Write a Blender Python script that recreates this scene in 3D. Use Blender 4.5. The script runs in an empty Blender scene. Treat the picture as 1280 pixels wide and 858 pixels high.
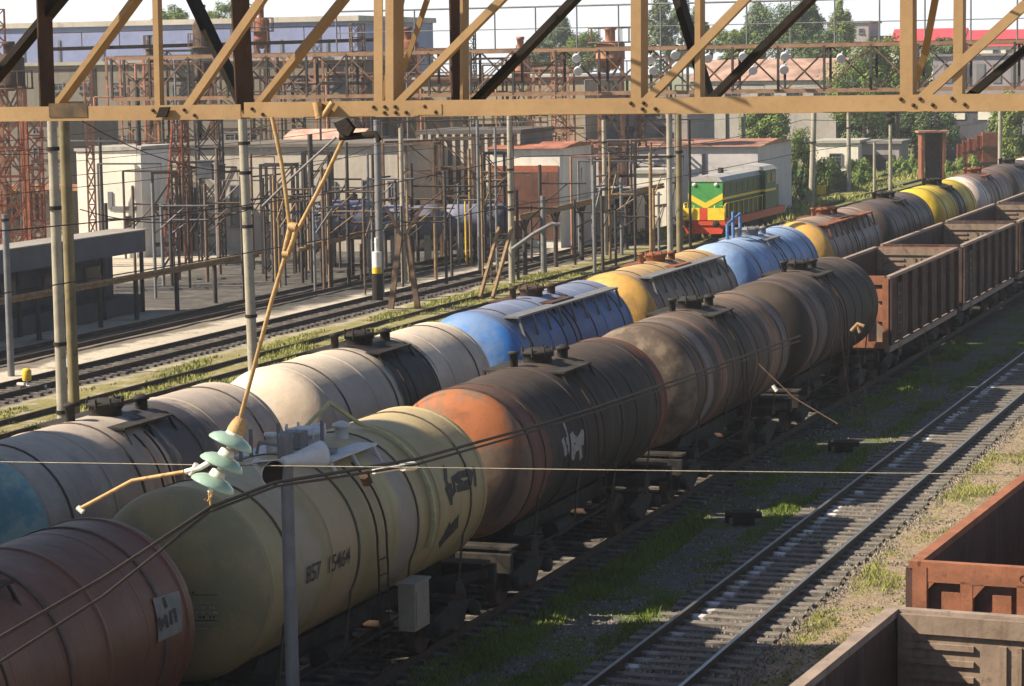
import bpy, math, random
from mathutils import Vector, Matrix, noise as mnoise
random.seed(7)
S = bpy.context.scene
COL = S.collection
PI = math.pi
# ------------------------------------------------------------------ camera, sky, sun, exposure
F_PX, H_CAM = 3154.467, 10.885
YAW, ROLL, PITCH = 0.347544, -0.016983, math.radians(6.3601)
fwd = Vector((-math.sin(YAW)*math.cos(PITCH), math.cos(YAW)*math.cos(PITCH), -math.sin(PITCH)))
rgt0 = Vector((math.cos(YAW), math.sin(YAW), 0)); up0 = rgt0.cross(fwd)
RGT = rgt0*math.cos(ROLL)+up0*math.sin(ROLL); UPV = -rgt0*math.sin(ROLL)+up0*math.cos(ROLL)
FLAT = Vector((-math.sin(YAW), math.cos(YAW), 0))
cam_d = bpy.data.cameras.new('camera'); cam = bpy.data.objects.new('camera', cam_d); COL.objects.link(cam)
cam_d.sensor_width = 36; cam_d.lens = F_PX/1280*36; cam_d.clip_end = 3000; cam_d.clip_start = .5
cam.matrix_world = Matrix(((RGT.x, UPV.x, -fwd.x, 0), (RGT.y, UPV.y, -fwd.y, 0), (RGT.z, UPV.z, -fwd.z, H_CAM), (0, 0, 0, 1)))
S.camera = cam
SUN_EL = math.radians(39.4); SUN_AZ = math.radians(27)      # the light travels towards (cos 27, sin 27)
sun_dir = Vector((-math.cos(SUN_AZ)*math.cos(SUN_EL), -math.sin(SUN_AZ)*math.cos(SUN_EL), math.sin(SUN_EL)))
W = bpy.data.worlds.new('World'); S.world = W; W.use_nodes = True
wn = W.node_tree; wn.nodes.clear()
sky = wn.nodes.new('ShaderNodeTexSky'); sky.sky_type = 'NISHITA'; sky.sun_disc = False
sky.sun_elevation = SUN_EL; sky.sun_rotation = math.atan2(sun_dir.x, sun_dir.y)
sky.dust_density = 1.0; sky.air_density = 1.0
bg = wn.nodes.new('ShaderNodeBackground'); bg.inputs[1].default_value = .053
wo = wn.nodes.new('ShaderNodeOutputWorld')
# a pale hazy band of thin cloud low over the horizon, all the way round
wtc = wn.nodes.new('ShaderNodeTexCoord'); wsx = wn.nodes.new('ShaderNodeSeparateXYZ'); wn.links.new(wtc.outputs['Generated'], wsx.inputs[0])
wns = wn.nodes.new('ShaderNodeTexNoise'); wns.inputs['Scale'].default_value = 9; wns.inputs['Detail'].default_value = 5; wn.links.new(wtc.outputs['Generated'], wns.inputs['Vector'])
wma = wn.nodes.new('ShaderNodeMath'); wma.operation = 'MULTIPLY_ADD'; wn.links.new(wns.outputs[0], wma.inputs[0]); wma.inputs[1].default_value = .10; wn.links.new(wsx.outputs[2], wma.inputs[2])
wmr = wn.nodes.new('ShaderNodeMapRange'); wmr.interpolation_type = 'SMOOTHSTEP'; wn.links.new(wma.outputs[0], wmr.inputs[0]); wmr.inputs[1].default_value = .19; wmr.inputs[2].default_value = .07
wmx = wn.nodes.new('ShaderNodeMix'); wmx.data_type = 'RGBA'; wn.links.new(wmr.outputs[0], wmx.inputs[0]); wn.links.new(sky.outputs[0], wmx.inputs[6]); wmx.inputs[7].default_value = (10.0, 10.5, 10.9, 1)
wn.links.new(wmx.outputs[2], bg.inputs[0]); wn.links.new(bg.outputs[0], wo.inputs[0])
sl = bpy.data.lights.new('sun', 'SUN'); sl.energy = 5.0; sl.angle = math.radians(.5); sl.color = (1, .87, .68)
so = bpy.data.objects.new('sun', sl); COL.objects.link(so); so.rotation_euler = sun_dir.to_track_quat('Z', 'Y').to_euler()
S.view_settings.view_transform = 'Standard'; S.view_settings.look = 'None'
S.view_settings.exposure = 1.15; S.view_settings.gamma = 1
S.cycles.max_bounces = 5; S.cycles.diffuse_bounces = 2; S.cycles.glossy_bounces = 2
S.cycles.use_denoising = True

# ------------------------------------------------------------------ from a spot in the photograph to a place in the yard
def ray(px, py): return fwd + RGT*((px-640)/F_PX) + UPV*((429-py)/F_PX)
CAMP = Vector((0, 0, H_CAM))
def ground(px, py, h=0):
    d = ray(px, py); return CAMP + d*((h-H_CAM)/d.z)
def deep(px, py, D):
    d = ray(px, py); return CAMP + d*(D/d.dot(FLAT))
def plane_u(px, py, u):
    d = ray(px, py); return CAMP + d*(u/d.y)
def plane_v(px, py, v):
    d = ray(px, py); return CAMP + d*(v/d.x)
def ztop(px, py, D): return deep(px, py, D).z

# ------------------------------------------------------------------ mesh helpers
class MB:
    def __init__(s): s.v = []; s.f = []; s.m = []; s.s = []
    def add(s, V, Fc, mi=0, sm=False):
        n = len(s.v); s.v += [tuple(p) for p in V]
        for q in Fc: s.f.append([n+i for i in q]); s.m.append(mi); s.s.append(sm)
        return s
    def box(s, c, d, R=None, mi=0):
        c = Vector(c); V = []
        for x in (-.5, .5):
            for y in (-.5, .5):
                for z in (-.5, .5):
                    p = Vector((x*d[0], y*d[1], z*d[2]))
                    V.append(c + (R @ p if R else p))
        return s.add(V, [(0, 1, 3, 2), (4, 6, 7, 5), (0, 4, 5, 1), (2, 3, 7, 6), (0, 2, 6, 4), (1, 5, 7, 3)], mi)
    def beam(s, a, b, w, h, up=(0, 0, 1), mi=0):
        a = Vector(a); b = Vector(b); d = b-a; L = d.length
        if L < 1e-6: return s
        d /= L; up = Vector(up)
        if abs(d.dot(up)) > .98: up = Vector((0, 1, 0))
        x = d.cross(up).normalized(); z = x.cross(d)
        R = Matrix((x, d, z)).transposed()
        return s.box((a+b)/2, (w, L, h), R, mi)
    def tube(s, pts, r, n=8, mi=0, caps=True):
        pts = [Vector(p) for p in pts]; rr = r if isinstance(r, (list, tuple)) else [r]*len(pts)
        V = []; ref = None
        for i, p in enumerate(pts):
            d = (pts[min(i+1, len(pts)-1)]-pts[max(i-1, 0)]).normalized()
            if ref is None: ref = Vector((0, 0, 1)) if abs(d.z) < .9 else Vector((1, 0, 0))
            x = d.cross(ref).normalized(); y = d.cross(x); ref = -y if False else ref
            for k in range(n):
                a = 2*PI*k/n; V.append(p + (x*math.cos(a)+y*math.sin(a))*rr[i])
        Fc = []
        for i in range(len(pts)-1):
            for k in range(n):
                Fc.append((i*n+k, i*n+(k+1) % n, (i+1)*n+(k+1) % n, (i+1)*n+k))
        s.add(V, Fc, mi, True)
        if caps:
            m = len(pts)-1
            s.add(V[:n], [tuple(range(n))], mi); s.add(V[m*n:], [tuple(range(n-1, -1, -1))], mi)
        return s
    def lathe(s, prof, c=(0, 0, 0), ax=(0, 0, 1), n=24, mi=0, sm=True):
        ax = Vector(ax).normalized(); ref = Vector((0, 0, 1)) if abs(ax.z) < .9 else Vector((0, 1, 0))
        x = ax.cross(ref).normalized(); y = ax.cross(x); c = Vector(c); V = []; idx = []
        for r, t in prof:
            if r < 1e-5: idx.append([len(V)]*n); V.append(c+ax*t)
            else:
                idx.append(list(range(len(V), len(V)+n)))
                for k in range(n):
                    a = 2*PI*k/n; V.append(c+ax*t+(x*math.cos(a)+y*math.sin(a))*r)
        Fc = []
        for i in range(len(prof)-1):
            for k in range(n):
                q = [idx[i][k], idx[i][(k+1) % n], idx[i+1][(k+1) % n], idx[i+1][k]]
                o = []
                for t in q:
                    if t not in o: o.append(t)
                if len(o) > 2: Fc.append(o)
        return s.add(V, Fc, mi, sm)
    def prism(s, poly, o, ex, ey, t, mi=0):
        o, ex, ey = Vector(o), Vector(ex), Vector(ey); ez = ex.cross(ey).normalized()*t
        A = [o+ex*p[0]+ey*p[1] for p in poly]; B = [p+ez for p in A]; n = len(A)
        Fc = [tuple(range(n-1, -1, -1)), tuple(range(n, 2*n))]+[(i, (i+1) % n, n+(i+1) % n, n+i) for i in range(n)]
        return s.add(A+B, Fc, mi)
    def build(s, name, mats, parent=None, world=None, loc=None):
        if not isinstance(mats, (list, tuple)): mats = [mats]
        off = world if world is not None else Vector((0, 0, 0))
        me = bpy.data.meshes.new(name); me.from_pydata([(p[0]-off[0], p[1]-off[1], p[2]-off[2]) for p in s.v], [], s.f)
        for m in mats: me.materials.append(m)
        me.polygons.foreach_set('material_index', s.m); me.polygons.foreach_set('use_smooth', s.s); me.update()
        o = bpy.data.objects.new(name, me); COL.objects.link(o)
        if parent: o.parent = parent
        if loc is not None: o.location = loc
        return o
def tag(o, label=None, cat=None, group=None, kind=None):
    if label: o['label'] = label
    if cat: o['category'] = cat
    if group: o['group'] = group
    if kind: o['kind'] = kind
    return o
def thing(name, label, cat, loc, rz=0, group=None):
    o = bpy.data.objects.new(name, None); COL.objects.link(o); o.empty_display_size = .2
    o.location = loc; o.rotation_euler = (0, 0, rz); return tag(o, label, cat, group)
KIDS = {}
def copy_tree(o, parent=None):
    c = o.copy(); COL.objects.link(c)
    if parent: c.parent = parent
    for ch in list(o.children): copy_tree(ch, c)
    return c

# ------------------------------------------------------------------ materials
class NT:
    def __init__(s, name):
        s.mat = bpy.data.materials.new(name); s.mat.use_nodes = True; s.t = s.mat.node_tree
        s.b = s.t.nodes['Principled BSDF']; s.b.inputs['Specular IOR Level'].default_value = .25
        s.co = s.t.nodes.new('ShaderNodeTexCoord').outputs['Object']
    def put(s, sock, v):
        if isinstance(v, bpy.types.NodeSocket): s.t.links.new(v, sock)
        elif isinstance(v, (tuple, list)) and len(v) == 3 and sock.type == 'RGBA': sock.default_value = (*v, 1)
        else: sock.default_value = v
    def math(s, op, a, b=0., c=None):
        n = s.t.nodes.new('ShaderNodeMath'); n.operation = op; s.put(n.inputs[0], a); s.put(n.inputs[1], b)
        if c is not None: s.put(n.inputs[2], c)
        return n.outputs[0]
    def xyz(s, v=None):
        n = s.t.nodes.new('ShaderNodeSeparateXYZ'); s.put(n.inputs[0], v or s.co); return n.outputs
    def vec(s, x, y, z):
        n = s.t.nodes.new('ShaderNodeCombineXYZ')
        for i, q in enumerate((x, y, z)): s.put(n.inputs[i], q)
        return n.outputs[0]
    def scl(s, v, k):
        n = s.t.nodes.new('ShaderNodeVectorMath'); n.operation = 'MULTIPLY'; s.put(n.inputs[0], v); s.put(n.inputs[1], k); return n.outputs[0]
    def add(s, v, k):
        n = s.t.nodes.new('ShaderNodeVectorMath'); n.operation = 'ADD'; s.put(n.inputs[0], v); s.put(n.inputs[1], k); return n.outputs[0]
    def noise(s, v, sc, det=5, ro=.6):
        n = s.t.nodes.new('ShaderNodeTexNoise'); s.put(n.inputs['Vector'], v); n.inputs['Scale'].default_value = sc
        n.inputs['Detail'].default_value = det; n.inputs['Roughness'].default_value = ro; return n.outputs[0]
    def ramp(s, x, lo, hi):
        n = s.t.nodes.new('ShaderNodeMapRange'); n.interpolation_type = 'SMOOTHSTEP'; s.put(n.inputs[0], x)
        s.put(n.inputs[1], lo); s.put(n.inputs[2], hi); return n.outputs[0]
    def mix(s, f, a, b):
        n = s.t.nodes.new('ShaderNodeMix'); n.data_type = 'RGBA'; s.put(n.inputs[0], f); s.put(n.inputs[6], a); s.put(n.inputs[7], b); return n.outputs[2]
    def done(s, col, rough=.8, metal=0., bump=None, dist=.02):
        s.put(s.b.inputs['Base Color'], col); s.put(s.b.inputs['Roughness'], rough); s.put(s.b.inputs['Metallic'], metal)
        if bump is not None:
            n = s.t.nodes.new('ShaderNodeBump'); n.inputs['Strength'].default_value = .6; n.inputs['Distance'].default_value = dist
            s.put(n.inputs['Height'], bump); s.t.links.new(n.outputs[0], s.b.inputs['Normal'])
        return s.mat
def k(c, f): return tuple(min(1, x*f) for x in c)
def worn(name, base, dirt=None, amt=.5, sc=2., var=.3, rough=.8, metal=0., streak=0., seed=0., bump=.01):
    n = NT(name); co = n.add(n.co, (seed, seed*1.7, seed*.6))
    c = n.mix(n.ramp(n.noise(co, sc), .3, .7), k(base, 1-var), k(base, 1+var))
    if dirt:
        c = n.mix(n.ramp(n.noise(co, sc*1.7, 8, .7), .72-amt*.45, .80-amt*.2), c, dirt)
        if streak:
            sv = n.scl(co, (sc*3, sc*3, sc*.25))
            c = n.mix(n.math('MULTIPLY', n.ramp(n.noise(sv, 1.5, 4), .5, .68), streak), c, dirt)
    fine = n.noise(co, sc*9, 6, .7)
    c = n.mix(n.math('MULTIPLY', n.ramp(fine, .45, .75), .25), c, k(base, .45))
    return n.done(c, rough, metal, fine if bump else None, bump)
RUST = (.12, .045, .02)
M = {}
M['ochre'] = worn('ochre_paint', (.31, .198, .096), (.18, .108, .052), .30, 2.5, .10, .65, bump=.002)
M['tar'] = worn('black_steel', (.018, .014, .011), (.05, .025, .012), .3, 4, .3, .8)
M['concrete'] = worn('concrete', (.31, .28, .225), (.16, .14, .115), .35, 1.5, .15, .9, streak=.5)
M['concrete_olive'] = worn('olive_concrete', (.19, .155, .085), (.09, .075, .05), .4, 1.5, .2, .9, streak=.5)
M['galv'] = worn('grey_steel', (.17, .17, .18), (.10, .09, .08), .3, 3, .15, .6, .2)
M['hornwhite'] = worn('pale_grey_paint', (.52, .53, .55), (.25, .24, .23), .3, 5, .1, .5)
M['dark'] = worn('dark_grime', (.028, .025, .023), (.07, .05, .035), .4, 3, .4, .85)
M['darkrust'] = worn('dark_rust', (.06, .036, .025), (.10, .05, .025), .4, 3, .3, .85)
M['rust'] = worn('red_rust', (.20, .075, .04), (.10, .045, .028), .45, 2.5, .25, .85)
M['redlead'] = worn('red_lead_paint', (.30, .095, .05), (.16, .07, .04), .4, 2.5, .2, .8)
M['palerust'] = worn('pale_rust', (.34, .17, .11), (.17, .08, .05), .45, 1.5, .25, .85)
M['postdark'] = worn('dark_post_paint', (.05, .043, .042), (.10, .06, .04), .4, 2, .3, .8)
M['postbrown'] = worn('brown_post_paint', (.13, .085, .06), (.07, .045, .03), .4, 2, .3, .8)
M['wood'] = worn('old_wood', (.24, .16, .09), (.10, .07, .045), .4, 3, .25, .9)
M['white'] = worn('white_paint', (.72, .70, .66), (.40, .36, .30), .25, 3, .06, .7)
M['yellow'] = worn('yellow_paint', (.62, .42, .04), (.28, .17, .04), .3, 5, .15, .6)
M['wire'] = worn('wire', (.05, .04, .035), None, 0, 3, .2, .6, .4)
M['wirebright'] = worn('bright_wire', (.22, .20, .165), None, 0, 3, .1, .45, .5)
M['railside'] = worn('rail_rust', (.055, .035, .025), (.09, .05, .03), .4, 4, .3, .8)
M['railhead'] = worn('rail_head', (.42, .40, .38), (.2, .15, .11), .2, 3, .15, .32, .85, bump=0)
M['railhead_dull'] = worn('rail_head_dull', (.13, .10, .08), (.07, .045, .03), .4, 3, .2, .55, .5)
M['brass'] = worn('tan_steel', (.40, .26, .12), (.20, .12, .06), .4, 8, .2, .6, .2)
M['ceramic'] = worn('white_ceramic', (.70, .68, .60), (.40, .36, .28), .25, 14, .05, .4)
gl = NT('green_glass'); gl.b.inputs['Transmission Weight'].default_value = .25; gl.b.inputs['IOR'].default_value = 1.45
gl.b.inputs['Specular IOR Level'].default_value = .6
M['glass'] = gl.done(gl.mix(gl.noise(gl.co, 12), (.25, .41, .33), (.46, .59, .50)), .12)
pn = NT('window_glass'); pn.b.inputs['Specular IOR Level'].default_value = .6
M['pane'] = pn.done(pn.mix(pn.noise(pn.co, .7), (.015, .02, .03), (.05, .055, .065)), .2)
def sleeper_mat(name, base, lime):
    n = NT(name); x, y, z = n.xyz(); geo = n.t.nodes.new('ShaderNodeNewGeometry').outputs['Position']
    c = n.mix(n.ramp(n.noise(n.scl(geo, (1, 8, 1)), 2.2), .3, .7), k(base, .55), k(base, 1.5))
    c = n.mix(n.math('MULTIPLY', n.ramp(n.noise(geo, 3), .5, .62), .7), c, (.20, .18, .15))
    if lime:
        d = n.math('ABSOLUTE', n.math('ADD', x, .56)); w = n.math('ADD', d, n.math('MULTIPLY', n.noise(geo, 5, 6), .38))
        oi = n.t.nodes.new('ShaderNodeObjectInfo').outputs['Random']
        c = n.mix(n.math('MULTIPLY', n.ramp(w, .34, .26), n.ramp(oi, .0, .8)), c, (.50, .50, .52))
    return n.done(c, .9, 0, n.noise(n.scl(geo, (1, 9, 1)), 6), .01)
M['sleeper'] = sleeper_mat('sleeper_timber', (.085, .075, .07), False)
M['sleeper_limed'] = sleeper_mat('sleeper_timber_limed', (.135, .122, .11), True)
def leaf_mat(name, a, b):
    n = NT(name); geo = n.t.nodes.new('ShaderNodeNewGeometry'); r = geo.outputs['Random Per Island']
    c = n.mix(r, a, b); c = n.mix(n.ramp(n.noise(n.co, .55, 3), .35, .65), k2(c, n, .72), c)
    n.b.inputs['Subsurface Weight'].default_value = 0
    return n.done(c, .65)
def k2(c, n, f):
    q = n.t.nodes.new('ShaderNodeVectorMath'); q.operation = 'SCALE'; n.put(q.inputs[0], c); q.inputs['Scale'].default_value = f; return q.outputs[0]
M['leaf'] = leaf_mat('green_leaves', (.085, .155, .032), (.20, .26, .055))
M['leaf_dark'] = leaf_mat('dark_leaves', (.055, .105, .036), (.13, .18, .06))
M['leaf_light'] = leaf_mat('light_leaves', (.12, .18, .035), (.22, .27, .06))
M['leaf_grey'] = leaf_mat('grey_green_leaves', (.09, .13, .07), (.17, .22, .11))
M['grass'] = leaf_mat('weed_blades', (.085, .14, .02), (.20, .26, .04))
M['grass_dry'] = leaf_mat('dry_grass_blades', (.17, .20, .04), (.36, .35, .10))
M['bark'] = worn('bark', (.12, .09, .065), (.05, .04, .03), .4, 4, .3, .95)

# ------------------------------------------------------------------ the ground
def ground_material():
    n = NT('yard_ground'); co = n.co; x, y, z = n.xyz()
    wob = n.math('MULTIPLY', n.math('SUBTRACT', n.noise(co, .35, 5), .5), 2.6)
    v = n.math('ADD', x, wob)
    def band(a, b, s): return n.math('MULTIPLY', n.ramp(v, a-s, a+s), n.ramp(v, b+s, b-s))
    fine = n.noise(co, 9, 9, .75); mid = n.noise(co, 1.1, 6, .65); big = n.noise(co, .22, 5)
    c = n.mix(n.ramp(fine, .35, .65), (.05, .042, .036), (.15, .125, .10))                # cinders
    c = n.mix(n.math('MULTIPLY', n.ramp(mid, .45, .7), .6), c, (.17, .145, .115))
    path = n.mix(n.ramp(fine, .3, .7), (.075, .070, .066), (.15, .14, .128))               # trodden path between the tracks
    c = n.mix(band(-16.2, -13.6, .35), c, path)
    weeds = n.mix(n.ramp(fine, .3, .7), (.04, .062, .014), (.11, .15, .032))
    dry = n.mix(n.ramp(fine, .32, .68), (.15, .105, .065), (.36, .28, .185))
    c = n.mix(n.ramp(v, -11.9, -11.2), c, n.mix(n.ramp(mid, .52, .66), dry, (.17, .17, .05)))
    c = n.mix(n.math('MULTIPLY', band(-17.4, -13.3, .3), n.ramp(n.noise(co, .6, 6), .46, .56)), c, weeds)
    oil = n.mix(fine, (.012, .011, .010), (.05, .042, .035))
    c = n.mix(band(-25, -16.6, .5), c, oil)
    ey = n.mix(n.ramp(fine, .3, .7), (.12, .115, .035), (.30, .26, .11))                   # yellow-green strip
    c = n.mix(n.ramp(v, -30, -32), c, n.mix(n.ramp(mid, .5, .7), ey, (.36, .31, .24)))
    pale = n.mix(n.ramp(fine, .25, .7), (.30, .265, .21), (.56, .50, .41))                 # pale concrete dust
    pale = n.mix(n.math('MULTIPLY', n.ramp(n.noise(co, .5, 7, .7), .52, .66), .8), pale, (.17, .145, .11))
    c = n.mix(n.ramp(v, -43.0, -43.9), c, pale)
    dk = n.math('MULTIPLY', band(-46.6, -43.6, .25), .9); c = n.mix(dk, c, n.mix(fine, (.03, .026, .022), (.12, .10, .08)))
    dk2 = n.math('MULTIPLY', band(-51.9, -48.6, .25), .85); c = n.mix(dk2, c, n.mix(fine, (.05, .04, .035), (.17, .14, .11)))
    yard = n.math('MULTIPLY', n.ramp(v, -47.4, -48.2), n.math('MULTIPLY', n.ramp(y, 98, 104), n.ramp(n.math('ADD', x, n.math('MULTIPLY', wob, 3)), -66, -62)))
    c = n.mix(n.math('MULTIPLY', yard, .92), c, n.mix(n.ramp(mid, .35, .7), (.026, .026, .03), (.085, .078, .07)))
    far = n.mix(n.ramp(mid, .4, .7), (.10, .12, .035), (.24, .23, .075))
    c = n.mix(n.ramp(n.math('ADD', y, n.math('MULTIPLY', wob, 4)), 146, 152), c, far)
    c = n.mix(n.math('MULTIPLY', n.ramp(big, .4, .7), .18), c, (.06, .05, .04))
    return n.done(c, .95, 0, n.math('ADD', fine, n.math('MULTIPLY', mid, 1.5)), .05)
gm = MB(); NX, NY = 90, 150
def gz(x, y):
    z = .05*mnoise.noise(Vector((x*.5, y*.5, 0)))+.03*mnoise.noise(Vector((x*1.7, y*1.7, 3)))-.07
    if -14.3 < x < -10.9: z += .022*min(1, (x+14.3)/.5, (-10.9-x)/.5)
    return z
xs = [-700, -400, -250, -160, -110]+[-90+i*1.0 for i in range(92)]+[8, 30, 100, 300, 700]
ys = [-60, -20, 5]+[18+i*1.1 for i in range(110)]+[150, 165, 185, 210, 250, 320, 450, 700, 1100, 1800]
V = [(a, b, gz(a, b)) for b in ys for a in xs]; n_ = len(xs)
gm.add(V, [(j*n_+i, j*n_+i+1, (j+1)*n_+i+1, (j+1)*n_+i) for j in range(len(ys)-1) for i in range(n_-1)], 0, True)
tag(gm.build('ground', ground_material()), kind='structure')

# ------------------------------------------------------------------ the tracks
RZ = .18
def rail_mb(x, u0, u1):
    m = MB(); P = [(-.075, 0), (.075, 0), (.075, .016), (.012, .03), (.012, .135), (.037, .145), (.037, RZ), (-.037, RZ), (-.037, .145), (-.012, .135), (-.012, .03), (-.075, .016)]
    n = len(P)
    A = [(x+p[0], u0, p[1]) for p in P]; B = [(x+p[0], u1, p[1]) for p in P]
    for i in range(n): m.add([A[i], A[(i+1) % n], B[(i+1) % n], B[i]], [(0, 1, 2, 3)], 1 if i == 6 else 0)
    return m
def track(v, label, u0, u1, head, su0=None, smat=None, ns=100, bend=0.):
    t = thing('railway_track', label, 'railway track', (v, u0, -.09 if v == TE else 0), bend, 'parallel tracks of the freight yard')
    for s in (-1, 1): rail_mb(s*.79, 0, u1-u0).build('rail', [M['railside'], M[head]], t)
    if su0 is not None:
        first = None
        for i in range(ns):
            if first is None:
                m = MB(); m.box((0, 0, -.076), (2.7, .25, .19))
                for s in (-1, 1): m.box((s*.79, 0, .024), (.34, .17, .02))
                first = o = m.build('sleeper', smat, t)
            else:
                o = first.copy(); COL.objects.link(o); o.parent = t
            o.location = (random.uniform(-.05, .05), su0-u0+i*.545+random.uniform(-.03, .03), random.uniform(-.012, .008))
            o.rotation_euler = (0, 0, random.uniform(-.02, .02))
    return t
TA, TF, TB, TE, TC, TD, TG = -12.62, -17.871, -23.111, -40.6, -45.2, -50.4, -5.10
track(TA, 'empty track with shiny rails between the tank train and the right gondolas', -10, 300, 'railhead', 35, M['sleeper_limed'])
track(TF, 'dark oily track under the front row of tank cars', -10, 320, 'railhead_dull', 30, M['sleeper'])
track(TB, 'track hidden under the back row of tank cars', -10, 360, 'railhead_dull')
track(TE, 'overgrown track in the yellow grass that the green locomotive stands on', 30, 420, 'railhead_dull')
track(TC, 'first bare track beyond the grass strip on the left, with dark sleepers', 30, 420, 'railhead_dull', 66, M['sleeper'])
track(TD, 'second bare track beyond the grass, nearest the pipe rack', 40, 420, 'railhead_dull')
track(-7.33, 'track under the rusty open gondolas at lower right', -10, 120, 'railhead_dull', bend=-.052)

# ------------------------------------------------------------------ grass and weeds
def blades(name, mat, label, spots, hmin, hmax, w, seed):
    rnd = random.Random(seed); m = MB(); V = []; Fc = []
    for (x, y, s) in spots:
        a = rnd.uniform(0, PI); h = rnd.uniform(hmin, hmax)*s; q = Vector((math.cos(a), math.sin(a), 0))*w*.5*rnd.uniform(.7, 1.5)
        lean = Vector((rnd.uniform(-.5, .5), rnd.uniform(-.5, .5), 0))*h; p = Vector((x, y, gz(x, y)-.02)); i = len(V)
        V += [p-q, p+q, p+lean*.4+Vector((0, 0, h*.6))+q*.7, p+lean+Vector((0, 0, h))]
        Fc += [(i, i+1, i+2), (i, i+2, i+3)]
    m.add(V, Fc); return tag(m.build(name, mat), label, 'weeds', kind='stuff')
def patch(nn, x0, x1, y0, y1, sc, thr, seed, bias=None):
    rnd = random.Random(seed); out = []
    while len(out) < nn:
        x = rnd.uniform(x0, x1); t = rnd.random(); y = y0+(y1-y0)*t**1.3
        d = mnoise.noise(Vector((x*sc*1.6, y*sc*.6, seed)))+.5*mnoise.noise(Vector((x*sc*5, y*sc*3, seed+5)))
        if bias: d += bias(x, y)
        if d > thr: out.append((x, y, min(1.5, .55+(d-thr)*1.6)))
    return out
blades('weeds', M['grass'], 'green weeds growing along the path beside the front tank train', patch(88000, -16.9, -13.7, 34, 100, .45, .13, 3, lambda x, y: (.26 if x < -15.6 or -14.6 < x < -14.0 else -.22)+max(0, (54-y)*.016)), .04, .15, .020, 1)
blades('weeds', M['grass_dry'], 'sunlit dry tufts between the shiny track and the right gondolas', patch(42000, -11.1, -7.0, 36, 78, .6, .10, 9), .03, .11, .018, 2)
blades('weeds', M['grass_dry'], 'yellow green grass strip beyond the back tank train', patch(60000, -43.0, -33.5, 60, 128, .35, -.02, 15), .05, .17, .045, 4)
blades('weeds', M['grass_dry'], 'rough sunlit grass beside the far tracks past the locomotive', patch(26000, -60, -28, 148, 240, .12, -.05, 21), .15, .5, .11, 5)

gr = NT('ballast_stone'); gr_r = gr.t.nodes.new('ShaderNodeNewGeometry').outputs['Random Per Island']
M['stone'] = gr.done(gr.mix(gr_r, (.06, .054, .048), (.29, .25, .205)), .9)
rg = random.Random(77); SV = []; SF = []
for i in range(70000):
    y = 36+46*rg.random()**1.7; q = rg.random()
    x = rg.uniform(-14.4, -10.9) if q < .62 else (rg.uniform(-10.9, -7.2) if q < .85 else rg.uniform(-17.3, -14.4))
    r = rg.uniform(.018, .05)*(1 if q < .62 else .85); z = gz(x, y)+(.008 if -14 < x < -11.2 else 0); a = rg.uniform(0, 6.28); j = len(SV)
    for m_ in range(4): aa = a+m_*PI/2+rg.uniform(-.4, .4); SV.append((x+math.cos(aa)*r*rg.uniform(.7, 1.3), y+math.sin(aa)*r*rg.uniform(.7, 1.3), z-.01))
    SV.append((x+rg.uniform(-.4, .4)*r, y+rg.uniform(-.4, .4)*r, z+r*rg.uniform(.7, 1.3)))
    SF += [(j, j+1, j+4), (j+1, j+2, j+4), (j+2, j+3, j+4), (j+3, j, j+4)]
sb_ = MB(); sb_.add(SV, SF); tag(sb_.build('gravel', M['stone']), 'loose grey ballast stones along the shiny track', 'gravel', kind='stuff')
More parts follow.
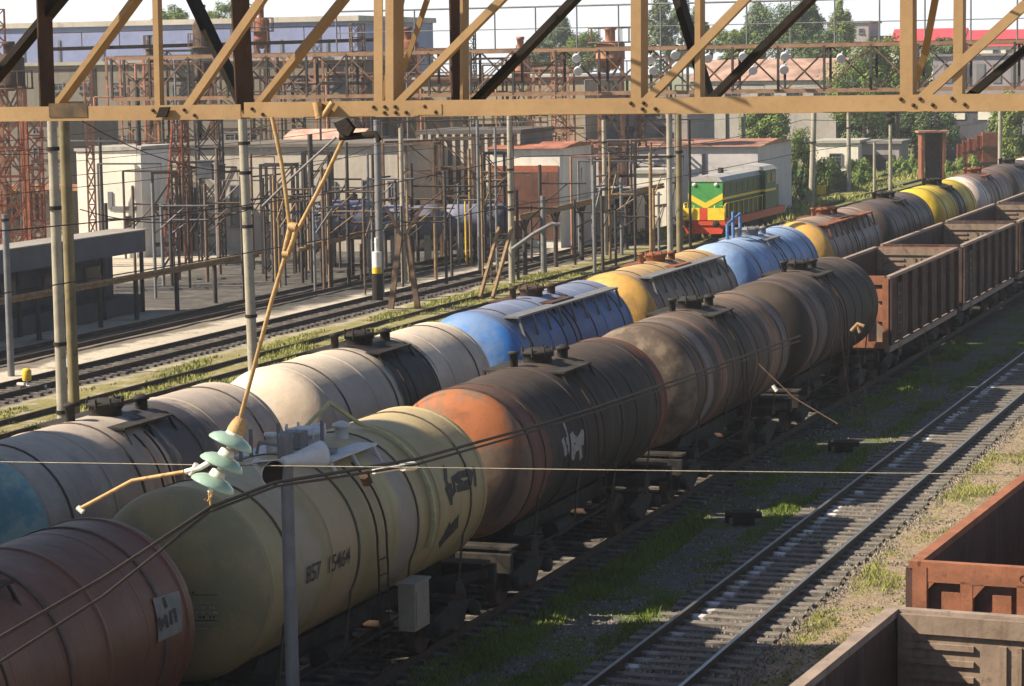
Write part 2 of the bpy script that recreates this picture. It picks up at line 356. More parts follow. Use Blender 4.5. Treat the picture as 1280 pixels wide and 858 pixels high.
# ------------------------------------------------------------------ tank cars
TR, TCZ = 1.509, 2.957
def tank_material(name, base, seed, top=None, topamt=.5, spill=None, near=None, near2=None, far=None, streak=(.03, .025, .02), samt=.5, rust=.3, rustc=RUST, bands=(), rough=.5, faded=None, bandn=0):
    """near / far: colour of the two ends; spill: (y, half width, colour); bands: (y, half width, colour)"""
    n = NT(name); co = n.add(n.co, (seed, seed*3.1, 0)); x, y, z = n.xyz()
    ang = n.math('ARCTAN2', x, n.math('SUBTRACT', z, TCZ)); aa = n.math('ABSOLUTE', ang)
    lo = n.noise(co, .45, 4, .55); md = n.noise(co, 1.6, 6, .65); fi = n.noise(co, 7, 8, .7)
    sv = n.vec(n.math('MULTIPLY', y, 2.2), n.math('MULTIPLY', ang, .35), seed); st = n.noise(sv, 1.6, 6, .65)
    c = n.mix(n.ramp(lo, .3, .7), k(base, .8), k(base, 1.2))
    c = n.mix(n.math('MULTIPLY', n.ramp(md, .42, .72), .45), c, faded or k(base, .62))
    yw = n.math('ADD', y, n.math('MULTIPLY', n.math('SUBTRACT', md, .5), .9))
    for (b, w, bc) in bands:
        d = n.math('ABSOLUTE', n.math('SUBTRACT', yw, b)); c = n.mix(n.math('MULTIPLY', n.ramp(d, w*1.25, w*.7), .85), c, bc)
    if bandn:
        b1 = n.noise(n.vec(n.math('MULTIPLY', y, 1.0), n.math('MULTIPLY', ang, .12), seed), 1.5, 3, .5); b2 = n.noise(n.vec(n.math('MULTIPLY', y, 1.0), n.math('MULTIPLY', ang, .15), seed+9), 2.6, 3, .5)
        c = n.mix(n.math('MULTIPLY', n.ramp(b1, .52, .66), bandn), c, (.19, .155, .165)); c = n.mix(n.math('MULTIPLY', n.ramp(b2, .56, .66), bandn), c, (.20, .10, .06)); c = n.mix(n.math('MULTIPLY', n.ramp(b1, .44, .34), bandn), c, (.03, .026, .026))
    if near: c = n.mix(n.ramp(n.math('ADD', y, n.math('MULTIPLY', n.math('SUBTRACT', md, .5), .15)), -4.66, -4.72), c, n.mix(n.ramp(n.noise(co, .8, 6, .65), .40, .56), near, near2) if near2 else n.mix(n.ramp(md, .4, .7), near, k(near, .72)))
    if far: c = n.mix(n.ramp(y, 4.66, 4.72), c, n.mix(n.ramp(md, .4, .7), far, k(far, .72)))
    c = n.mix(n.math('MULTIPLY', n.ramp(st, .50, .70), samt), c, streak)
    if top:
        t = n.math('ADD', aa, n.math('MULTIPLY', n.math('SUBTRACT', md, .5), .9)); ta = n.math('MULTIPLY', n.ramp(t, .85, .30), topamt)
        if near: ta = n.math('MULTIPLY', ta, n.ramp(y, -4.8, -4.4))
        c = n.mix(ta, c, top)
    s2 = n.noise(n.vec(n.math('MULTIPLY', y, 7.5), n.math('MULTIPLY', ang, .45), seed+4), 1.4, 5, .7)
    c = n.mix(n.math('MULTIPLY', n.math('MULTIPLY', n.ramp(s2, .54, .72), n.ramp(md, .3, .6)), samt*.8), c, streak)
    if spill:
        d = n.math('ABSOLUTE', n.math('SUBTRACT', y, spill[0]))
        d = n.math('SUBTRACT', d, n.math('MULTIPLY', n.math('SUBTRACT', st, .5), 2.2)); d = n.math('SUBTRACT', d, n.math('MULTIPLY', n.math('SUBTRACT', md, .5), .8))
        c = n.mix(n.ramp(d, spill[1]*1.15, spill[1]*.75), c, spill[2])
    if rust: c = n.mix(n.ramp(n.noise(co, 2.6, 9, .75), .72-rust*.3, .78-rust*.2), c, n.mix(fi, k(rustc, .6), k(rustc, 1.4)))
    c = n.mix(n.math('MULTIPLY', n.ramp(fi, .5, .8), .25), c, k(base, .4))
    return n.done(c, n.math('ADD', rough-.12, n.math('MULTIPLY', md, .3)), 0, n.math('ADD', n.math('MULTIPLY', fi, .22), n.noise(co, 1.0, 2, .5)), .07)
def barrel_mb():
    m = MB(); L = 4.72; prof = []
    for i in range(13):
        a = PI/2*i/12; prof.append((TR*math.sin(a)**.85 if i else 0, -L-.62*math.cos(a)))
    def seam(y, w=.045, h=.018): return [(TR, y-w-.05), (TR, y-w-.004), (TR, y-w), (TR+h, y-w*.75), (TR+h, y+w*.75), (TR, y+w), (TR, y+w+.004), (TR, y+w+.05)]
    for y in (-4.62, -3.45, -2.35, -1.2, 0, 1.2, 2.35, 3.45, 4.62): prof += seam(y) if abs(y) in (4.62, 2.35) else seam(y, .016, .004)
    for i in range(12, -1, -1):
        a = PI/2*i/12; prof.append((TR*math.sin(a)**.85 if i else 0, L+.62*math.cos(a)))
    return m.lathe(prof, (0, 0, TCZ), (0, 1, 0), 72)
SH = {}
M['strap'] = worn('strap_steel', (.085, .065, .055), (.05, .035, .03), .4, 3, .25, .75)
def wheel_mb():
    m = MB(); m.lathe([(.02, -.03), (.14, -.05), (.30, -.02), (.40, -.06), (.475, -.06), (.475, .06), (.50, .075), (.50, .09), (.42, .09), (.30, .03), (.14, .05), (.02, .05)], (0, 0, 0), (1, 0, 0), 24); return m
def bogie_tree(parent, y):
    b = MB()
    for s in (-1, 1):
        b.prism([(-1.25, .36), (-1.05, .62), (-.45, .74), (.45, .74), (1.05, .62), (1.25, .36), (1.0, .34), (.75, .50), (.35, .30), (-.35, .30), (-.75, .50), (-1.0, .34)], (s*1.06-.06, 0, .18), (0, 1, 0), (0, 0, 1), .12)
        for q in (-.925, .925): b.lathe([(.15, 0), (.15, .12), (.09, .16), (0, .16)], (s*1.12, q, .655), (s, 0, 0), 12)
        for q in (-.14, .0, .14): b.lathe([(.07, 0), (.07, .26)], (s*1.02, q, .56), (0, 0, 1), 8)
    b.box((0, 0, .86), (2.2, .42, .24))
    o = b.build('bogie', M['dark'], parent, loc=(0, y, 0)); w0 = None
    for q in (-.925, .925):
        for s in (-1, 1):
            if w0 is None: w = w0 = wheel_mb().build('wheel', M['darkrust'], o)
            else: w = w0.copy(); COL.objects.link(w); w.parent = o
            w.location = (s*.79, q, .655); w.rotation_euler = (0, 0, 0 if s < 0 else PI)
    for q in (-.925, .925): ax = MB(); ax.tube([(-.8, q, .655), (.8, q, .655)], .08); ax.build('axle', M['darkrust'], o)
    return o
def coupler_mb(y, s):
    m = MB(); m.box((0, y+s*.25, 1.22), (.20, .5, .22)); m.prism([(-.22, 0), (.20, 0), (.26, .26), (.10, .20), (.02, .34), (-.14, .38), (-.24, .2)], (0, y+s*.48, 1.08), (1, 0, 0), (0, s, 0), .30 if s > 0 else -.30)
    return m
def make_proto():
    t = bpy.data.objects.new('tank_car', None); COL.objects.link(t)
    br = barrel_mb().build('barrel', M['dark'], t); br.material_slots[0].link = 'OBJECT'
    f = MB()                                                       # underframe
    for s in (-1, 1): f.box((s*.22, 0, 1.15), (.10, 11.0, .32))
    f.box((0, 0, 1.325), (.62, 11.0, .03))
    for s in (-1, 1):
        f.box((0, s*5.55, 1.18), (2.7, .16, .36)); f.box((0, s*3.9, 1.26), (2.5, .40, .22))
        for q in (-1, 1):
            f.beam((q*1.2, s*5.45, 1.2), (q*.3, s*3.7, 1.2), .10, .18)
            f.prism([(-.75, 0), (.75, 0), (.95, .62), (.62, .40), (0, .22), (-.62, .40), (-.95, .62)], (0, s*3.9-.09+q*.001+(.18 if q > 0 else 0), 1.36), (1, 0, 0), (0, 0, 1), .03)
        f.box((0, s*5.2, 1.44), (2.6, .45, .05))
    f.tube([(-1.0, -3.2, 1.0), (-1.0, 3.2, 1.0)], .045, 6); f.tube([(.75, -3.2, .92), (.75, 3.2, .92)], .03, 6)
    f.tube([(.55, -.9, .95), (.55, .1, .95)], .19, 12); f.tube([(-.6, .6, .92), (-.6, 1.6, .92)], .16, 12)
    f.build('underframe', M['dark'], t)
    for y in (-3.9, -1.3, 1.3, 3.9):
        sb = MB(); pts = [(math.sin(a)*(TR+.012), y, TCZ+math.cos(a)*(TR+.012)) for a in [math.radians(-118+i*236/32) for i in range(33)]]
        for i in range(32): sb.beam(pts[i], pts[i+1], .05, .018, up=(pts[i][0], 0, pts[i][2]-TCZ))
        for s in (-1, 1): sb.tube([(s*1.34, y, 2.25), (s*1.22, y, 1.3)], .022, 6)
        sb.build('strap', M['strap'], t)
    h = MB(); h.lathe([(.31, 0), (.31, .22), (.36, .22), (.36, .27), (.32, .30), (.2, .33), (0, .34)], (0, 0, TCZ+TR-.05), (0, 0, 1), 20)
    for i in range(8):
        a = i*PI/4; h.tube([(math.cos(a)*.35, math.sin(a)*.35, TCZ+TR+.12), (math.cos(a)*.35, math.sin(a)*.35, TCZ+TR+.32)], .022, 6)
    h.box((0, .42, TCZ+TR+.24), (.08, .3, .06)); hat = h.build('hatch', M['darkrust'], t)
    vv = MB(); vv.lathe([(.12, 0), (.12, .22), (.16, .22), (.16, .27), (.05, .32), (0, .32)], (.25, .95, TCZ+TR-.06), (0, 0, 1), 12)
    vv.build('valve', M['darkrust'], t); vv = MB()
    vv.lathe([(.09, 0), (.09, .30), (.12, .30), (.12, .36), (0, .37)], (-.2, -.95, TCZ+TR-.05), (0, 0, 1), 12)
    vv.build('valve', M['darkrust'], t)
    for s in (-1, 1):                                              # deck round the hatch, a low rail on each side
        p = MB()
        p.box((s*.72, 0, TCZ+TR-.12), (.40, 1.9, .04))
        for y in (-.9, 0, .9): p.beam((s*.86, y, TCZ+TR-.16), (s*1.06, y, TCZ+1.02), .04, .04)
        q = MB()
        for y in (-.9, .9): q.tube([(s*.90, y, TCZ+TR-.12), (s*.90, y, TCZ+TR+.36)], .016, 6)
        q.tube([(s*.90, -.9, TCZ+TR+.36), (s*.90, .9, TCZ+TR+.36)], .016, 6); q.build('railing', M['darkrust'], t); p.build('walkway', M['darkrust'], t)
    for s in (-1, 1):
        l = MB(); Q = [(s*(TR+.10)*math.sin(a), TCZ+(TR+.10)*math.cos(a)) for a in [math.radians(38+i*7) for i in range(9)]]+[(s*1.62, 2.5), (s*1.62, .45)]
        for dy in (-.75, -.35): l.tube([(q[0], dy, q[1]) for q in Q], .02, 6)
        for i in range(9): l.tube([(s*1.62, -.75, .5+i*.27), (s*1.62, -.35, .5+i*.27)], .014, 5)
        l.build('ladder', M['darkrust'], t)
    for s in (-1, 1): coupler_mb(s*5.5, s).build('coupler', M['darkrust'], t)
    b1 = bogie_tree(t, -3.9); b2 = copy_tree(b1, t); b2.location = (0, 3.9, 0)
    return t
PROTO = make_proto()
FIRST = [True]
def tank(label, row, u, mat, group, deckmat=None, norail=True):
    t = PROTO if FIRST[0] else copy_tree(PROTO); FIRST[0] = False
    t.location = (row, u, 0); tag(t, label, 'tank car', group)
    for c in list(t.children):
        if c.name.startswith('railing') and norail: bpy.data.objects.remove(c); continue
        if c.name.startswith('barrel'): c.material_slots[0].material = mat; t_b = c
        elif deckmat and c.name.split('.')[0] in ('hatch', 'valve', 'walkway'):
            c.material_slots[0].link = 'OBJECT'; c.material_slots[0].material = deckmat
    return t
UF, UB = 44.245-5.34, 46.734-5.34; PER = 12.02
GF, GB = 'tank cars of the front train', 'tank cars of the back train'
tm = tank_material
browncar = tank('red brown tank car cut off by the lower left corner, with a pale stencilled panel', TF, UF-PER, tm('brown_tank', (.155, .060, .034), 1, (.15, .075, .05), .4, samt=.35, streak=(.045, .02, .014), rust=.15, faded=(.13, .055, .032), rough=.42), GF, M['darkrust'])
M['beigepaint'] = worn('beige_paint', (.42, .38, .20), (.22, .19, .12), .35, 4, .15, .6)
beige = tank('olive beige tank car with numbers on its side, behind the grey loudspeaker post', TF, UF, tm('beige_tank', (.37, .285, .135), 2, (.44, .36, .22), .6, samt=.4, streak=(.27, .18, .09), rust=.05, rustc=(.2, .11, .04), faded=(.40, .26, .14), rough=.5, near=(.28, .225, .115), near2=(.21, .185, .105), bands=((.9, .35, (.30, .25, .215)), (-1.9, .6, (.40, .27, .15)), (-3.3, .4, (.34, .27, .19)))), GF, M['hornwhite'])
orange = tank('black stained tank car with a worn orange end and white scrawl', TF, UF+PER, tm('orange_tank', (.020, .016, .015), 3, (.085, .062, .048), .6, rough=.72, bandn=.12, samt=.5, streak=(.012, .011, .012), rust=.12, rustc=(.22, .07, .03), near=(.33, .115, .045), near2=(.17, .12, .09), bands=((-4.1, .5, (.15, .06, .038)), (-3.3, .25, (.035, .03, .03)), (3.6, .3, (.05, .038, .035)), (4.5, .25, (.16, .05, .03)))), GF, M['dark'])
grey = tank('grimy brown tank car with a pale streaked end, right behind the black stained one', TF, UF+2*PER, tm('grimy_tank', (.065, .046, .036), 4, (.16, .12, .088), .6, rough=.7, bandn=.7, spill=(.2, .75, (.03, .026, .024)), samt=.6, streak=(.04, .032, .03), rust=.32, near=(.19, .145, .105), near2=(.09, .065, .05), bands=((-3.4, .3, (.17, .14, .15)), (-2.2, .25, (.19, .10, .07)), (3.2, .35, (.24, .13, .08)), (4.2, .3, (.15, .12, .13)))), GF, M['dark'])
darkt = tank('sooty dark tank car coupled to the first rusty gondola', TF, UF+3*PER, tm('sooty_tank', (.032, .024, .020), 5, (.095, .072, .055), .55, rough=.72, bandn=.4, spill=(1.6, 1.2, (.03, .025, .023)), samt=.6, streak=(.03, .025, .025), rust=.28, bands=((-2.9, .25, (.12, .095, .095)), (-1.3, .25, (.13, .10, .10)), (-4.1, .25, (.13, .07, .045)))), GF, M['dark'])
tank('dusty pinkish grey tank car with a teal end, at the left edge', TB, UB, tm('pink_tank', (.36, .295, .24), 6, (.44, .38, .32), .5, spill=(1.0, 1.1, (.06, .055, .06)), samt=.38, streak=(.2, .17, .16), rust=.05, near=(.12, .26, .30), near2=(.30, .40, .38), rough=.5), GB, M['dark'])
tank('cream tank car with a black spill down its middle', TB, UB+PER, tm('cream_tank', (.54, .44, .34), 7, (.62, .53, .43), .5, spill=(.2, 1.25, (.014, .012, .012)), samt=.32, streak=(.33, .27, .24), rust=.03), GB, M['tar'])
tank('bright blue tank car with a worn grey top and brown drips', TB, UB+2*PER, tm('blue_tank', (.075, .15, .34), 8, (.27, .27, .31), .5, bandn=.2, samt=.5, streak=(.17, .14, .13), rust=.14, near=(.04, .17, .50), near2=(.13, .22, .40), far=(.09, .17, .38), faded=(.20, .22, .28)), GB, M['darkrust'])
tank('tan tank car with an orange ochre end, just past the bright blue one', TB, UB+3*PER, tm('tan_tank', (.23, .17, .125), 9, (.50, .33, .15), .85, spill=(.6, .5, (.05, .04, .036)), samt=.5, streak=(.12, .09, .075), rust=.2, near=(.58, .33, .085)), GB, M['rust'])
tank('second blue tank car, partly hidden by the front train, with blue pipes on top', TB, UB+4*PER, tm('blue_tank_two', (.13, .23, .44), 10, (.32, .41, .56), .6, samt=.35, streak=(.16, .19, .26), rust=.06, far=(.16, .28, .50)), GB, M['galv'])
tank('ochre ended tank car with rusty deck and grey brown sides, before the plain dark one', TB, UB+5*PER, tm('ochre_tank', (.23, .175, .145), 11, (.33, .235, .17), .7, spill=(.9, .35, (.09, .075, .07)), samt=.4, streak=(.14, .10, .085), rust=.15, near=(.58, .34, .09)), GB, M['rust'])
tank('plain dark brown tank car before the yellow one', TB, UB+6*PER, tm('dark_tank', (.075, .055, .05), 12, (.13, .10, .085), .6, samt=.4, rust=.12), GB, M['dark'])
tank('yellow tank car with a black band round its middle', TB, UB+7*PER, tm('yellow_tank', (.55, .38, .03), 13, (.60, .45, .06), .5, spill=(.5, 1.25, (.014, .012, .012)), samt=.3, streak=(.32, .21, .05), rust=.04), GB, M['tar'])
tank('white topped tank car with a rusty end beyond the yellow one', TB, UB+8*PER, tm('white_tank', (.16, .10, .08), 14, (.22, .14, .11), .5, samt=.5, streak=(.10, .06, .05), rust=.25, near=(.66, .55, .48), bands=((-3.9, .8, (.66, .58, .52)),)), GB, M['rust'])
tank('dark tank car at the far right of the back train', TB, UB+9*PER, tm('dark_tank_two', (.08, .06, .055), 15, (.14, .11, .10), .6, samt=.4, rust=.15), GB, M['dark'])
tank('dusty white tank car ending the visible back train', TB, UB+10*PER, tm('white_tank_two', (.55, .48, .42), 16, (.6, .54, .48), .5, samt=.3, streak=(.3, .22, .18), rust=.05), GB, M['rust'])

# marks painted on the barrels: strips that follow the curve of the steel
def wrap(m, y, s, r=TR+.006):                                     # y along the car, s height on the side measured along the plate
    a = PI/2 - s/TR; return (r*math.sin(a), y, TCZ+r*math.cos(a))
def mark(car, name, mat, strokes, w, r=TR+.006):
    m = MB()
    for st in strokes:
        for (a, b) in zip(st[:-1], st[1:]):
            a2, b2 = Vector(a), Vector(b); d = b2-a2
            if d.length < 1e-4: continue
            nrm = Vector((-d.y, d.x)).normalized()*w/2; e = d.normalized()*w*.4; q = 1+int(d.length/.15)
            for i in range(q):
                p0 = a2-e+(d+2*e)*(i/q); p1 = a2-e+(d+2*e)*((i+1)/q)
                m.add([wrap(m, *(p0+nrm), r), wrap(m, *(p0-nrm), r), wrap(m, *(p1-nrm), r), wrap(m, *(p1+nrm), r)], [(0, 1, 2, 3)])
    return m.build(name, mat, car)
def lettering(car, text, y, s, h, mat, name='stencil_lettering', shear=0):
    cu = bpy.data.curves.new(name, 'FONT'); cu.body = text; cu.size = h/.72; cu.shear = shear; cu.offset = .003; cu.space_character = 1.0
    ob = bpy.data.objects.new(name, cu); COL.objects.link(ob); dg = bpy.context.evaluated_depsgraph_get()
    me = bpy.data.meshes.new_from_object(ob.evaluated_get(dg)); bpy.data.objects.remove(ob)
    import bmesh
    bm = bmesh.new(); bm.from_mesh(me); bmesh.ops.triangulate(bm, faces=bm.faces)
    for v in bm.verts: v.co = wrap(None, y+v.co.x, s+v.co.y, TR+.024)
    bm.to_mesh(me); bm.free(); me.materials.clear(); me.materials.append(mat)
    o = bpy.data.objects.new(name, me); COL.objects.link(o); o.parent = car; return o
M['inkdark'] = worn('dark_stencil_paint', (.05, .042, .036), (.20, .165, .10), .38, 9, .3, .7)
M['inkwhite'] = worn('worn_white_paint', (.26, .26, .27), (.10, .09, .09), .42, 6, .2, .7)
M['panelpale'] = worn('pale_panel_paint', (.20, .185, .165), (.13, .11, .09), .35, 5, .15, .7)

# ------------------------------------------------------------------ gondolas
def gondola(label, v, u, Hh, mats, group, rz=0):
    t = thing('gondola_car', label, 'gondola car', (v, u, 0), rz, group); mo, mi_, mr, mf, me_ = mats
    L, Wd, zf = 12.7, 3.13, 1.40; hw, hl = Wd/2, L/2
    for s in (-1, 1):
        b = MB(); b.box((s*(hw-.10), 0, (zf+Hh)/2), (.06, L-.02, Hh-zf-.1), mi=0)
        for i in range(8):
            y = -hl+.09+i*(L-.18)/7; b.prism([(0, 0), (.10, .02), (.13, .25), (.13, Hh-zf-.14), (.09, Hh-zf-.11), (0, Hh-zf-.11)], (s*(hw-.07), y-.08 if s > 0 else y+.08, zf), (s, 0, 0), (0, 0, 1), -.16 if s > 0 else .16) if False else b.box((s*(hw-.0), y, (zf+Hh)/2-.02), (.14, .15, Hh-zf-.16))
        for i in range(7):
            y = -hl+.09+(i+.5)*(L-.18)/7; b.box((s*(hw-.055), y, (zf+Hh)/2-.25), (.04, 1.15, (Hh-zf)*.52)); b.box((s*(hw-.06), y, Hh-.42), (.05, 1.5, .06))
        b.build('side_wall', [mo], t)
        r = MB(); r.box((s*(hw-.06), 0, Hh-.05), (.17, L, .10)); r.box((s*(hw-.07), 0, zf-.08), (.16, L-.02, .18)); r.build('side_rail', [mr], t)
    for e in (-1, 1):
        b = MB(); ye = e*(hl-.16)
        b.box((0, ye, (zf+Hh)/2), (Wd-.30, .06, Hh-zf-.12))
        for i in range(8):
            z = Hh-.46-.21*i
            for (x, w) in ((-.86, .95), (.86, .95)): b.box((x, ye-e*.05, z), (w, .05, .075))
        b.box((0, ye-e*.055, Hh-.17), (Wd-.32, .06, .25)); b.box((0, ye-e*.045, (zf+Hh)/2-.15), (.10, .04, Hh-zf-.5)); b.box((.22, ye-e*.045, (zf+Hh)/2-.15), (.06, .04, Hh-zf-.5))
        b.build('end_wall', [mi_], t)
        g = MB(); yo = e*(hl-.055); zm = (zf+Hh)/2
        g.box((0, yo-e*.02, Hh-.14), (Wd-.20, .15, .28))
        for x in (-hw+.13, hw-.13): g.box((x, yo-e*.005, zm-.03), (.20, .14, Hh-zf-.08))
        for x in (-.78, 0, .78): g.box((x, yo-e*.01, zm-.1), (.17, .13, Hh-zf-.3))
        g.box((0, yo, zf+.06), (Wd-.3, .12, .22))
        for x in (-1.13, -.42, .42, 1.13):
            g.box((x+.12, e*(hl-.10), Hh-.62), (.26, .09, .40)); g.box((x+.12, e*(hl-.10), Hh-1.25), (.26, .09, .5))
            g.prism([(0, 0), (.17, 0), (0, -.2)], (x-.27, yo-.05, Hh-.281), (1, 0, 0), (0, 0, 1), -.1)
        g.build('end_frame', [me_], t)
        c = MB(); c.lathe([(.05, 0), (.05, .012)], (0, e*(hl+.002), Hh-.15), (0, e, 0), 10); c.build('bolt_hole', M['tar'], t)
    f = MB(); f.box((0, 0, zf-.03), (Wd-.22, L-.3, .06)); f.build('floor', [mf], t)
    u_ = MB()
    for s in (-1, 1): u_.box((s*.22, 0, 1.16), (.10, 12.4, .3))
    for q in (-5.0, -2.5, 0, 2.5, 5.0): u_.box((0, q, 1.22), (2.7, .2, .2))
    u_.tube([(.5, -.8, .95), (.5, .2, .95)], .2, 12); u_.build('underframe', M['dark'], t)
    for s in (-1, 1): coupler_mb(s*6.1, s).build('coupler', M['darkrust'], t)
    b1 = bogie_tree(t, -4.3); b2 = copy_tree(b1, t); b2.location = (0, 4.3, 0)
    ld = MB(); 
    for x in (-.18, .18): ld.tube([(hw+.09, -hl+1.3+x, 1.0), (hw+.09, -hl+1.3+x, Hh-.3)], .016, 5)
    for i in range(7): ld.tube([(hw+.09, -hl+1.12, 1.15+i*.32), (hw+.09, -hl+1.48, 1.15+i*.32)], .014, 5)
    ld.build('ladder', mr, t)
    return t
M['gout'] = worn('gondola_brown_red', (.062, .033, .028), (.12, .085, .075), .30, 1.6, .3, .8, streak=.5, seed=3)
M['gout2'] = worn('gondola_dull_brown', (.058, .034, .030), (.13, .10, .09), .34, 1.3, .3, .8, streak=.6, seed=8)
M['gin'] = worn('gondola_scraped_inside', (.22, .165, .125), (.12, .08, .055), .4, 1.8, .2, .85, streak=.4, seed=5)
M['gin2'] = worn('gondola_dark_inside', (.15, .085, .07), (.07, .05, .045), .45, 1.5, .25, .85, streak=.3, seed=2)
M['grim'] = worn('gondola_rim', (.25, .195, .16), (.12, .07, .05), .4, 2.5, .2, .8, seed=6)
M['gorange'] = worn('gondola_orange_rust', (.26, .105, .058), (.14, .07, .048), .42, 3, .2, .8, streak=.3, seed=1)
M['gfloor'] = worn('gondola_floor_dust', (.16, .125, .10), (.08, .06, .05), .4, 1.5, .3, .95)
def steel(c): return c
UG = 81.2+6.35
GR1, GR2 = 'rusty gondolas coupled behind the front tank cars', 'rusty gondolas at lower right'
gondola('rusty open gondola coupled right behind the last dark tank car', TF, UG, 3.73, (M['gout'], M['gin'], M['grim'], M['gfloor'], M['gorange']), GR1)
gondola('second rusty open gondola behind the front tank cars, streaked with grey', TF, UG+13.92, 3.73, (M['gout2'], M['gin'], M['grim'], M['gfloor'], M['gout2']), GR1)
gondola('third rusty gondola behind the front tank cars, cut by the right edge', TF, UG+27.84, 3.73, (M['gout'], M['gin'], M['grim'], M['gfloor'], M['gout2']), GR1)
gondola('fourth gondola behind the front tank cars, seen only by its rim at the right edge', TF, UG+41.76, 3.73, (M['gout2'], M['gin'], M['grim'], M['gfloor'], M['gout2']), GR1)
gondola('pale scraped gondola in the bottom right corner, seen from inside', -5.42, 26.65, 3.52, (M['gout2'], M['gin'], M['grim'], M['gfloor'], M['grim']), GR2, -.056)
gondola('orange rusted gondola with framed end at the right edge, behind the pale one', -4.70, 40.55, 3.90, (M['gout'], M['gin2'], M['gorange'], M['gfloor'], M['gorange']), GR2, -.052)

# ------------------------------------------------------------------ paint marks on the tank cars
def hit(px, py, row, uc, r=TR):
    d = ray(px, py); ox, oz = -row, H_CAM-TCZ
    a = d.x**2+d.z**2; b = 2*(ox*d.x+oz*d.z); c = ox*ox+oz*oz-r*r; q = b*b-4*a*c
    t = (-b-math.sqrt(max(q, 0)))/(2*a); p = CAMP+d*t
    return (p.y-uc, TR*(PI/2-math.atan2(p.x-row, p.z-TCZ)))
def strokes(row, uc, px): return [[hit(x, y, row, uc) for (x, y) in s] for s in px]
y0, s0 = hit(381, 730, TF, UF)
lettering(beige, '857', y0, s0, .27, M['inkdark'], shear=.12); y1_, s1_ = hit(407, 716, TF, UF); lettering(beige, '15464', y1_, s0, .27, M['inkdark'], shear=.12)
mark(beige, 'painted_sign', M['inkdark'], strokes(TF, UF, [[(556, 586), (557, 600), (560, 610)], [(558, 612), (562, 622), (568, 612), (566, 600), (574, 594), (583, 592)], [(563, 608), (564, 628)], [(570, 600), (580, 606), (588, 602), (589, 592), (585, 590)], [(592, 587), (594, 605)], [(572, 611), (585, 608)]]), .13)
mark(beige, 'dark_stain', M['inkdark'], strokes(TF, UF, [[(566, 660), (558, 668)], [(560, 664), (553, 676)], [(570, 655), (562, 664)]]), .3)
mark(orange, 'white_scrawl', M['inkwhite'], strokes(TF, UF+PER, [[(706, 532), (709, 541)], [(704, 552), (707, 566)], [(709, 551), (716, 545), (715, 556)], [(717, 548), (722, 552), (727, 543)], [(728, 541), (728, 552), (721, 556)], [(711, 560), (716, 570)], [(719, 560), (717, 571)], [(725, 560), (726, 571)], [(713, 563), (724, 558)]]), .16)
UBR = UF-PER
def quadmark(car, name, mat, row, uc, P, r):
    m = MB(); c = [Vector(hit(x, y, row, uc)) for x, y in P]; nq = 8
    for i in range(nq):
        a, b = c[0].lerp(c[1], i/nq), c[3].lerp(c[2], i/nq); a2, b2 = c[0].lerp(c[1], (i+1)/nq), c[3].lerp(c[2], (i+1)/nq)
        m.add([wrap(m, *a, r), wrap(m, *b, r), wrap(m, *b2, r), wrap(m, *a2, r)], [(0, 1, 2, 3)])
    return m.build(name, mat, car)
quadmark(browncar, 'stencil_panel', M['panelpale'], TF, UBR, [(189, 749), (196, 803), (226, 789), (222, 739)], TR+.022)
mark(browncar, 'stencil_lettering', M['inkdark'], strokes(TF, UBR, [[(203, 751), (205, 757)], [(197, 776), (199, 785), (202, 778)], [(205, 772), (207, 782)], [(211, 767), (212, 778)], [(216, 764), (218, 775)]]), .09, TR+.03)
fb = MB(); fb.tube([(TR+.08, 0, 1.9), (TR+.08, 0, 2.9)], .05, 8); fb.box((TR+.1, -.45, 2.75), (.1, .35, .1)); fb.build('bracket', M['tar'], browncar)
# small stencil rows on the near end of the olive car, and its box, tall pipe and outer ladder
def on_dome(px, py):
    d = ray(px, py); t = 20.0
    while t < 60:
        p = CAMP+d*t; y = (UF-4.72)-p.y; rr = math.hypot(p.x-TF, p.z-TCZ)
        if 0 < y < .62 and rr < TR*math.sin(math.acos(y/.62))**.85: break
        t += .01
    return CAMP+d*(t-.03)-Vector((TF, UF, 0))
for nm, mt, rows in (('stencil_lettering', 'inkwhite', ((760, 9, .8), (766, 10, .7), (779, 9, .5))), ('dark_lettering', 'inkdark', ((772, 9, .8), (741, 3, .7)))):
    em = MB(); rq = random.Random(5)
    for (yy, cnt, hh_) in rows:
        for i in range(cnt):
            if rq.random() < .15: continue
            x = 231+i*4.4; w_ = rq.uniform(1.8, 3.2); h_ = 1.9*hh_
            em.add([on_dome(x, yy-h_), on_dome(x+w_, yy-h_), on_dome(x+w_, yy+h_), on_dome(x, yy+h_)], [(0, 1, 2, 3)])
    for yy in ((754, 773, 786) if nm == 'stencil_lettering' else (744, 776)):
        for i in range(3): em.add([on_dome(229+i*14, yy-.5), on_dome(229+(i+1)*14, yy-.5), on_dome(229+(i+1)*14, yy+.5), on_dome(229+i*14, yy+.5)], [(0, 1, 2, 3)])
    em.build(nm, M[mt], beige)
bx = MB(); bx.box((1.66, .66, 1.62), (.30, .68, .80)); bx.box((1.66, .66, 2.035), (.36, .75, .04)); bx.box((1.817, .66, 1.6), (.012, .54, .62)); bx.box((1.45, .66, 1.3), (.2, .3, .1))
bx.build('side_box', worn('box_paint', (.29, .25, .20), (.3, .2, .13), .3, 5, .1, .7), beige)
pp = MB(); ypipe = 1.9
arc = [(math.sin(a)*(TR+.07), ypipe, TCZ+math.cos(a)*(TR+.07)) for a in [math.radians(8+i*8) for i in range(14)]]
pp.beam((-.55, .45, 4.35), (-.05, 1.15, 5.02), .06, .05); pp.beam((-.05, 1.15, 5.02), arc[0], .06, .06)
for a, b in zip(arc[:-1], arc[1:]): pp.beam(a, b, .09, .05, up=(a[0], 0, a[2]-TCZ))
